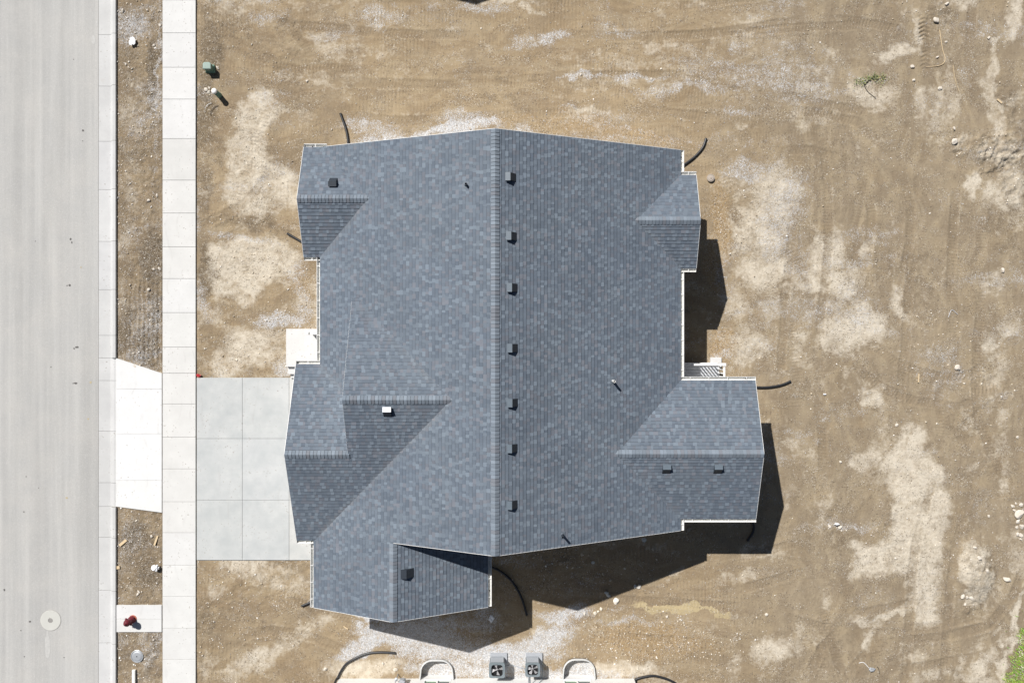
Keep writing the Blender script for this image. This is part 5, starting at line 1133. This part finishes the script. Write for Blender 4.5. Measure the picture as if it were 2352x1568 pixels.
rocks = [
 (281, 24, 9, 'pale stone in the top of the gravel strip beside the kerb', .6), (352, 103, 6, 'small rounded stone right of the white litter in the upper gravel strip'), (367, 58, 7, 'pale stone against the sidewalk near the top of the gravel strip'),
 (288, 147, 6, 'whitish stone near the kerb below the white litter'), (472.6, 205.5, 10, 'largest pale rock left of the tube pedestal', .8), (478.5, 211, 9, 'pale rock lowest of the cluster by the tube pedestal', .75), (480, 201.5, 7, 'small pale rock topmost of the cluster by the tube pedestal', .7),
 (499, 155, 9, 'oblong pale rock right of the square pedestal', .5), (489.5, 151.5, 5, 'small white stone in the shadow of the square pedestal'), (704.6, 186, 7, 'round pale stone alone on the dirt above the left drain pipe'),
 (1334, 171, 6, 'small pale stone above the main ridge in the upper dirt'), (1496, 181, 6, 'lone pale stone in the upper dirt right of the main ridge'), (2151, 46, 14, 'blocky pale rock beside the deep tyre print', .85), (2175.7, 9, 11, 'pale rock at the top edge near the right', .6),
 (2096, 153, 10, 'rounded pale rock at the root end of the pale track, upper right', .8), (2100, 183.5, 8, 'pale stone right of the green weed', .8), (2160, 203, 10, 'half buried pale rock in the upper right dirt', .85), (2174, 95.5, 6, 'small white stone below the blocky rock, upper right'),
 (2154, 131, 8, 'narrow pale stone along the light track, upper right', .55), (2272, 87, 8, 'pale stone near the top right ruts', .8), (2193, 295, 9, 'white stone above the cracked clod pile, upper right', .6), (2193, 325, 16, 'flat cream slab of dried earth left of the clod pile', .8),
 (2137, 490, 5, 'tiny pale stone below the clod piles'), (2304, 620, 12, 'angular cream stone near the right edge at mid height', .6), (2199.5, 844.5, 15, 'blocky cream rock standing alone in the right hand dirt', .85), (2060.6, 976, 8, 'pale stone above the big pale mud patch'),
 (1931.5, 1060.6, 7, 'small white stone left of the oval pale patch'), (2338, 1004, 7, 'pale stone by the right edge above the rock heap'), (2341, 1179, 22, 'biggest cream rock of the heap at the right edge', .75), (2272, 1185, 7, 'small cream stone left of the rock heap'),
 (2313.6, 1330, 17, 'upright cream rock alone right of the sandy mound', .65), (1906.4, 1209.5, 9, 'white stone right of the right wing shadow tip', .7), (1930.7, 1210.7, 9, 'pale chip beside the white stone right of the wing shadow', .8),
 (2211, 1369, 11, 'left of three pale rocks at the foot of the sandy mound', .7), (2221, 1371, 9, 'middle of three pale rocks at the foot of the sandy mound', .7), (2230, 1372, 10, 'right of three pale rocks at the foot of the sandy mound', .7),
 (2243.5, 1278.5, 11, 'pale rock near the centre of the sandy mound', .8), (2237, 1256, 9, 'oblong pale rock at the top of the sandy mound', .6), (2263.6, 1308.7, 10, 'angular pale rock on the right flank of the sandy mound', .7), (2218, 1388, 7, 'grey stone just below the sandy mound'),
 (1532.6, 1416, 7, 'small pale stone below the yellow silt streak'), (1342.8, 1410, 8, 'pale stone in gravel below the shadow tip', .6), (1761, 1411, 8, 'pale stone below the right wing on open dirt'), (746.8, 1536, 10, 'pale oval rock above the left end of the bottom wall', .7),
 (879.6, 1523.6, 8, 'narrow white stone below the long curved drain pipe', .5), (908, 1537, 10, 'round pale stone above the gas meter', .9), (347, 1186 + 45, 7, 'dark grey stone in the strip above the hydrant'), (318, 1455 - 96, 9, 'dull brown stone at the foot of the strip above the hydrant pad', .6),
 (315, 1365, 8, 'pale chip beside the brown stone above the hydrant pad', .6), (310, 40 + 800, 8, 'grey stone in the strip above the white apron'), (341, 665, 8, 'white angular stone low in the gravel strip', .8), (352, 618, 6, 'white stone by the sidewalk in the gravel strip', .8), (366, 617, 8, 'wedge shaped white stone touching the sidewalk edge', .7),
 (340, 460, 8, 'white triangular stone in the middle of the gravel strip', .7), (359, 448, 8, 'white oval stone beside the sidewalk at mid strip', .6),
]
for q in rocks: rock(q[0], q[1], q[2], q[3], *(q[4:5]))
for (x, y, s, lab, a) in [(1415.2, 1380.3, 15, 'largest white concrete chunk below the shadow edge, bottom middle', .8), (1467, 1347, 11, 'white concrete chunk on the shadow edge, rightmost of the pale chunks', .8)]: rock(x, y, s, lab, a, col=G_white, group='pale concrete chunks below the house')
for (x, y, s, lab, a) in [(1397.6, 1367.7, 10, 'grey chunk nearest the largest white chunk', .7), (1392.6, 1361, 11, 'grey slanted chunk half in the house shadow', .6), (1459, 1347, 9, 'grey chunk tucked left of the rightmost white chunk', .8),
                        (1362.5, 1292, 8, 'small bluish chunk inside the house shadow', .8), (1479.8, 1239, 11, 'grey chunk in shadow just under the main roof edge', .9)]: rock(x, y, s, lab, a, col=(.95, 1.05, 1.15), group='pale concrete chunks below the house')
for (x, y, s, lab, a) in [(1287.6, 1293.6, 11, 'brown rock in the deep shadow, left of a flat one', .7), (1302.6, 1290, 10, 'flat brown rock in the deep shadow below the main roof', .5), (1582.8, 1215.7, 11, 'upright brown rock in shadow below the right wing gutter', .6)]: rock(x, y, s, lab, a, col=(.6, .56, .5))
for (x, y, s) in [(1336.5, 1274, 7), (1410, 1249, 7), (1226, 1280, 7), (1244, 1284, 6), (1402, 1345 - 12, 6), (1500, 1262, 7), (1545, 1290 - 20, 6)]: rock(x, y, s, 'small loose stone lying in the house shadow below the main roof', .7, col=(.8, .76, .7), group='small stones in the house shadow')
for (x, y, s) in [(1366.7, 1408, 9), (1380.5, 1398, 8), (1374, 1404, 6)]: rock(x, y, s, 'small white chip in the cluster below the shadow tip', .8, col=(1.15, 1.15, 1.1), group='white chips below the shadow tip')
for (x, y, s) in [(2327, 1162, 9), (2347, 1159, 11), (2339.5, 1197, 11), (2348, 1209, 13), (2338, 1226, 10), (2346, 1229, 11), (2337, 1211, 8), (2346, 1238, 7), (2331, 1172, 8), (2335, 1156, 6)]: rock(x, y, s, 'small cream rock in the heap at the right edge', .75, group='small rocks of the heap at the right edge')
# litter ------------------------------------------------------------
def crumple(name, px, py, s, label, m_, cat, asp=1., hgt=.6, seed=1):
    r_ = random.Random(seed); b = W(px, py, .05); z = gz(b.x, b.y) + s * .012; k = s * .01; vs = []
    for v in RV:
        n_ = mnoise.noise((v[0] * 2.4 + seed, v[1] * 2.4, v[2] * 2.4)); n2 = mnoise.noise((v[0] * 7 + seed, v[1] * 7, v[2] * 7)); q = 1 + .9 * n_ + .5 * n2
        vs.append((b.x + v[0] * k * q, b.y + v[1] * k * q * asp, z + v[2] * k * q * hgt))
    mb = MB(); mb.add(vs, RF, m_); return tag(mb.build(name, loc=(b.x, b.y, z)), label, cat)
crumple('plastic_bag', 306, 97, 11, 'torn white plastic bag in the upper gravel strip', M_paper, 'litter', 1.5, .12, 3)
crumple('paper_scrap', 359, 1302, 14, 'crumpled white wrapper in the strip beside the sidewalk', M_paper, 'litter', .9, .5, 5)
crumple('plastic_scrap', 457, 862, 8, 'crumpled red plastic scrap at the driveway corner', M_redp, 'litter', .8, .7, 9)
crumple('plastic_bottle', 1128.5, 1419, 9, 'pale squashed plastic bottle in the shadow below the lower gable', M_mill, 'litter', 1.5, .6, 12)
crumple('paper_scrap', 1921, 1202, 10, 'long white paper scrap right of the wing shadow', M_paper, 'litter', .4, .4, 15)
crumple('plastic_scrap', 2000, 1430 + 104, 12, 'clear grey plastic scrap on dirt near the bottom right', M_galv, 'litter', .7, .4, 18)
crumple('paper_scrap', 1894, 905 + 0, 6, 'white feather like scrap right of the drain pipe on dirt', M_paper, 'litter', .5, .4, 21)
def stick(name, a, b, label, m_, r=.012, cat='stick', mids=()):
    pts = [W(*a, .03)] + [W(*m_2, .05) for m_2 in mids] + [W(*b, .03)]
    for p in pts: p.z = gz(p.x, p.y) + .03
    mb = MB(); mb.tube(spline(pts, .05), r, m_, seg=6); return tag(mb.build(name, loc=tuple(pts[0])), label, cat)
def board(px, py, ln, wd, rot, label):
    b = W(px, py, .05); mb = MB(); Mx = Matrix.Translation((b.x, b.y, gz(b.x, b.y) + .04)) @ Matrix.Rotation(R(rot), 4, 'Z') @ Matrix.Rotation(R(4), 4, 'Y')
    mb.box((-ln * .01, -wd * .01, -.012), (ln * .01, wd * .01, .012), M_wood, bev=.003, M=Mx); return tag(mb.build('wood_scrap'), label, 'wood scrap')
board(358, 1241, 22, 4, 72, 'pale wood offcut standing askew near the sidewalk below the apron')
board(282, 1246, 20, 6, 40, 'chunky splintered wood offcut near the kerb below the apron')
board(270, 1303, 9, 7, 5, 'small square wood block against the kerb')
board(880 - 110 + 24, 1426 + 15, 12, 3, -35, 'thin wood sliver on gravel under the lower left gable')
board(2296, 233, 14, 4, -38, 'pale wood offcut near the top right ruts')
board(2110, 893 - 25, 20, 2, 84, 'thin straw coloured lath on dirt left of the tread arcs')
stick('twig', (1985, 195), (2010, 172), 'straight dark branch in the green weed patch, upper right', M_twig, .018, 'twig', ((1998, 183),))
stick('twig', (1985, 197), (2012, 226), 'thin bent twig running down from the weed patch', M_twig, .010, 'twig', ((1994, 210),))
stick('wire', (2178, 728), (2200, 722), 'pale bent wire loop lying on the right hand dirt', M_mill, .010, 'wire', ((2186, 712), (2192, 714)))
stick('root', (2158, 68), (2128, 154), 'long pale root curving down beside the tyre print', M_wood, .014, 'root', ((2165, 110), (2171, 138), (2160, 150)))
stick('root', (2189, 150), (2203, 210), 'thin pale root straight down on the upper right dirt', M_wood, .010, 'root', ((2194, 180),))
stick('twig', (2015, 1530), (2020, 1546), 'small dark stick beside the grey plastic scrap', M_twig, .014, 'twig', ((2019, 1536),))
stick('twig', (1393, 1400), (1396, 1385), 'thin straw stick beside the largest white chunk', M_wood, .008, 'twig')
stick('strap', (1973, 1522), (1997, 1534), 'white plastic strap curled on the lower right dirt', M_paper, .012, 'strap', ((1984, 1521),))
# weed
wd = empty('weed', W(1985, 190, 0), 'straggly green and yellow weed patch in the upper right dirt', 'weed')
rw = random.Random(4); mb = MB()
for i in range(300):
    q = rw.random(); px_ = 1962 + 74 * q + rw.gauss(0, 5); py_ = 189 - 12 * math.sin(q * 2.4) + rw.gauss(0, 5) + (8 if rw.random() < .3 else 0)
    b = W(px_, py_, .05); b.z = gz(b.x, b.y) + rw.uniform(.01, .10); a_ = rw.uniform(0, 6.28); l_ = rw.uniform(.03, .085); w2 = l_ * .22
    d = Vector((math.cos(a_), math.sin(a_), rw.uniform(.0, .8))); s_ = Vector((-math.sin(a_), math.cos(a_), 0)) * w2
    cc_ = rw.choice([(.40, .36, .9), (.62, .50, 1.2), (1.3, .72, 2.), (.22, .24, .9), (1.5, .85, 4.), (.9, .62, 2.5)])
    mb.add([b, b + d * l_ * .5 + s_, b + d * l_, b + d * l_ * .5 - s_], [(0, 1, 2, 3)], M_leaf, cc_)
mb.build('foliage', wd)
mb = MB()
for i in range(14):
    a_ = W(1972 + 4.5 * i, 188 - 8 * math.sin(i / 5), .02); mb.tube([a_, a_ + Vector((rw.uniform(-.15, .15), rw.uniform(-.12, .12), .1))], .004, M_twig, seg=4)
mb.build('stem', wd)

# ------------------------------------------------------------------ loose pebbles (uncountable)
def scatter(name, N, dens, smin, smax, seed, pal, label, zflat=.6):
    r_ = np.random.default_rng(seed); cx = r_.uniform(gx[0] + .1, 24.3, N * 6); cy = r_.uniform(-16.2, 16.2, N * 6)
    ii = ((cx - gx[0]) / GS).astype(int); jj = ((cy - gy[0]) / GS).astype(int); keep = r_.random(N * 6) < dens[ii, jj]
    cx, cy, ii, jj = cx[keep][:N], cy[keep][:N], ii[keep][:N], jj[keep][:N]; n = len(cx)
    s = smin * (smax / smin) ** (r_.random(n) ** 2.2); sc = np.stack([s * r_.uniform(.8, 1.3, n), s * r_.uniform(.6, 1., n), s * r_.uniform(.4, .75, n) * zflat / .6], -1) * .5
    an = r_.uniform(0, 6.283, n); ca, sa = np.cos(an), np.sin(an)
    V = ICO_V[None] * (1 + r_.uniform(-.25, .25, (n, 12, 1))) * sc[:, None, :]
    X = V[..., 0] * ca[:, None] - V[..., 1] * sa[:, None] + cx[:, None]; Y = V[..., 0] * sa[:, None] + V[..., 1] * ca[:, None] + cy[:, None]
    Z = V[..., 2] + (hh[ii, jj] + sc[:, 2] * .45)[:, None]
    VV = np.stack([X, Y, Z], -1).reshape(-1, 3).astype(np.float32); F = (np.array(ICO_F)[None] + (np.arange(n) * 12)[:, None, None]).reshape(-1, 3).astype(np.int32)
    me = bpy.data.meshes.new(name); me.vertices.add(len(VV)); me.vertices.foreach_set('co', VV.ravel()); me.loops.add(len(F) * 3); me.loops.foreach_set('vertex_index', F.ravel())
    me.polygons.add(len(F)); me.polygons.foreach_set('loop_start', np.arange(0, len(F) * 3, 3, dtype=np.int32)); me.polygons.foreach_set('loop_total', np.full(len(F), 3, np.int32)); me.update(calc_edges=True)
    pal = np.array(pal); c = pal[r_.integers(0, len(pal), n)] * r_.uniform(.75, 1.2, (n, 1)); C = np.ones((len(VV), 4), np.float32); C[:, :3] = np.repeat(c, 12, 0)
    at = me.attributes.new('col', 'FLOAT_COLOR', 'POINT'); at.data.foreach_set('color', C.ravel()); me.materials.append(M_peb)
    o = bpy.data.objects.new(name, me); COL.objects.link(o); return tag(o, label, 'gravel' if name == 'gravel' else 'pebbles', kind='stuff')
foot = (GX > -8.5) & (GX < 6.6) & (GY > -7.5) & (GY < 7.5) | (GX > -7.9) & (GX < -1.3) & (GY > -10.6) & (GY < 0) | (GX > 0) & (GX < 9.6) & (GY > -6.9) & (GY < -2) | (GX > -10.3) & (GX < -7) & (GY > -1.6) & (GY < .6)
okm = (~concrete) & (~foot) & ~((GY < -15.4) & (GX > -8) & (GX < 5.7)) & ~((PX > 447) & (PX < 452)) & ~((PX > 370) & (PX < 374)) & ~((PX < 268)) & ~((PX > 1122) & (PX < 1168) & (PY > 1498)) & ~((PX > 1205) & (PX < 1248) & (PY > 1498))
drift = np.clip(.18 + 1.5 * fbm(GX, GY * 1.8, .5, 200), 0, 1)
nearh = sstep(5.5, 0, np.abs(np.maximum(np.abs(GX) - 8, np.abs(GY) - 8)))
dens = okm * np.clip(.03 + mG * .9 + .10 * drift, 0, 1) * (1 - .6 * strip)
scatter('gravel', 15000, dens, .022, .05, 5, [(.62, .62, .63), (.45, .45, .46), (.72, .72, .72), (.34, .33, .32), (.52, .46, .38), (.60, .56, .50)], 'grey and white crushed stone strewn around the houses and strips')
dens = okm * np.clip(.006 + .22 * np.clip(drift - .3, 0, 1) + strip * (.22 + .5 * np.clip(fbm(GX, GY, .8, 371) + .3, 0, 1)) + .35 * rough + .6 * ell(1520, 1460, 220, 44) + .5 * ell(1280, 1300, 160, 50) + .75 * ell(1530, 1490, 150, 56) + .5 * ell(1440, 1440, 120, 24) + .5 * ell(690, 680, 40, 90) + .4 * ell(520, 820, 60, 40) + .45 * ell(660, 760, 60, 80) + .5 * ell(1700, 480, 60, 90) + .4 * ell(1960, 1205, 80, 20) + .35 * ell(560, 1400, 120, 90), 0, 1)
scatter('pebbles', 6000, dens, .035, .10, 6, [(.62, .55, .44), (.70, .65, .56), (.50, .43, .33), (.76, .73, .68), (.38, .32, .25), (.55, .50, .44)], 'loose pale pebbles scattered over the bare earth and strips')

# ------------------------------------------------------------------ grass in the bottom-right corner
rg = np.random.default_rng(9); mb = MB(); cnt = 0
while cnt < 9000:
    px_ = rg.uniform(2296, 2520); py_ = rg.uniform(1400, 1640)
    edge_ = 2352 - (py_ - 1425) * .30 if py_ < 1500 else 2329 - (py_ - 1500) * .35
    edge_ += 7 * math.sin(py_ * .12) + rg.normal(0, 4)
    if px_ < edge_ or (py_ < 1440 and rg.random() < .8): 
        if rg.random() < .996: continue
    x, y = (px_ - 1176) * .02, (784 - py_) * .02; z = gz(x, y) if x < 25 else 0; a_ = rg.uniform(0, 6.28); hgt_ = rg.uniform(.05, .16); ln = rg.uniform(.03, .12); w2 = rg.uniform(.006, .014)
    dx_, dy_ = math.cos(a_), math.sin(a_); sx_, sy_ = -dy_ * w2, dx_ * w2
    g_ = rg.uniform(.55, 1.5); cc_ = (g_ * rg.uniform(.7, 1.5), g_, g_ * rg.uniform(.6, 2.))
    mb.add([(x - sx_, y - sy_, z), (x + sx_, y + sy_, z), (x + dx_ * ln * .5 + sx_ * .7, y + dy_ * ln * .5 + sy_ * .7, z + hgt_ * .75), (x + dx_ * ln, y + dy_ * ln, z + hgt_), (x + dx_ * ln * .5 - sx_ * .7, y + dy_ * ln * .5 - sy_ * .7, z + hgt_ * .75)], [(0, 1, 2, 4), (4, 2, 3)], M_leaf, cc_); cnt += 1
for i in range(60):
    q = rg.integers(0, 3); px_ = [2345, 2346, 2349][q] + rg.normal(0, 4); py_ = [1470, 1500, 1533][q] + rg.normal(0, 5); b = W(px_, py_, .15)
    for k in range(4):
        a_ = rg.uniform(0, 6.28); mb.add([b, b + Vector((math.cos(a_) * .02, math.sin(a_) * .02, .01)), b + Vector((math.cos(a_ + .8) * .025, math.sin(a_ + .8) * .025, .0))], [(0, 1, 2)], M_petal)
tag(mb.build('grass'), 'bright green grass with white blossoms in the bottom right corner', 'grass', kind='stuff')
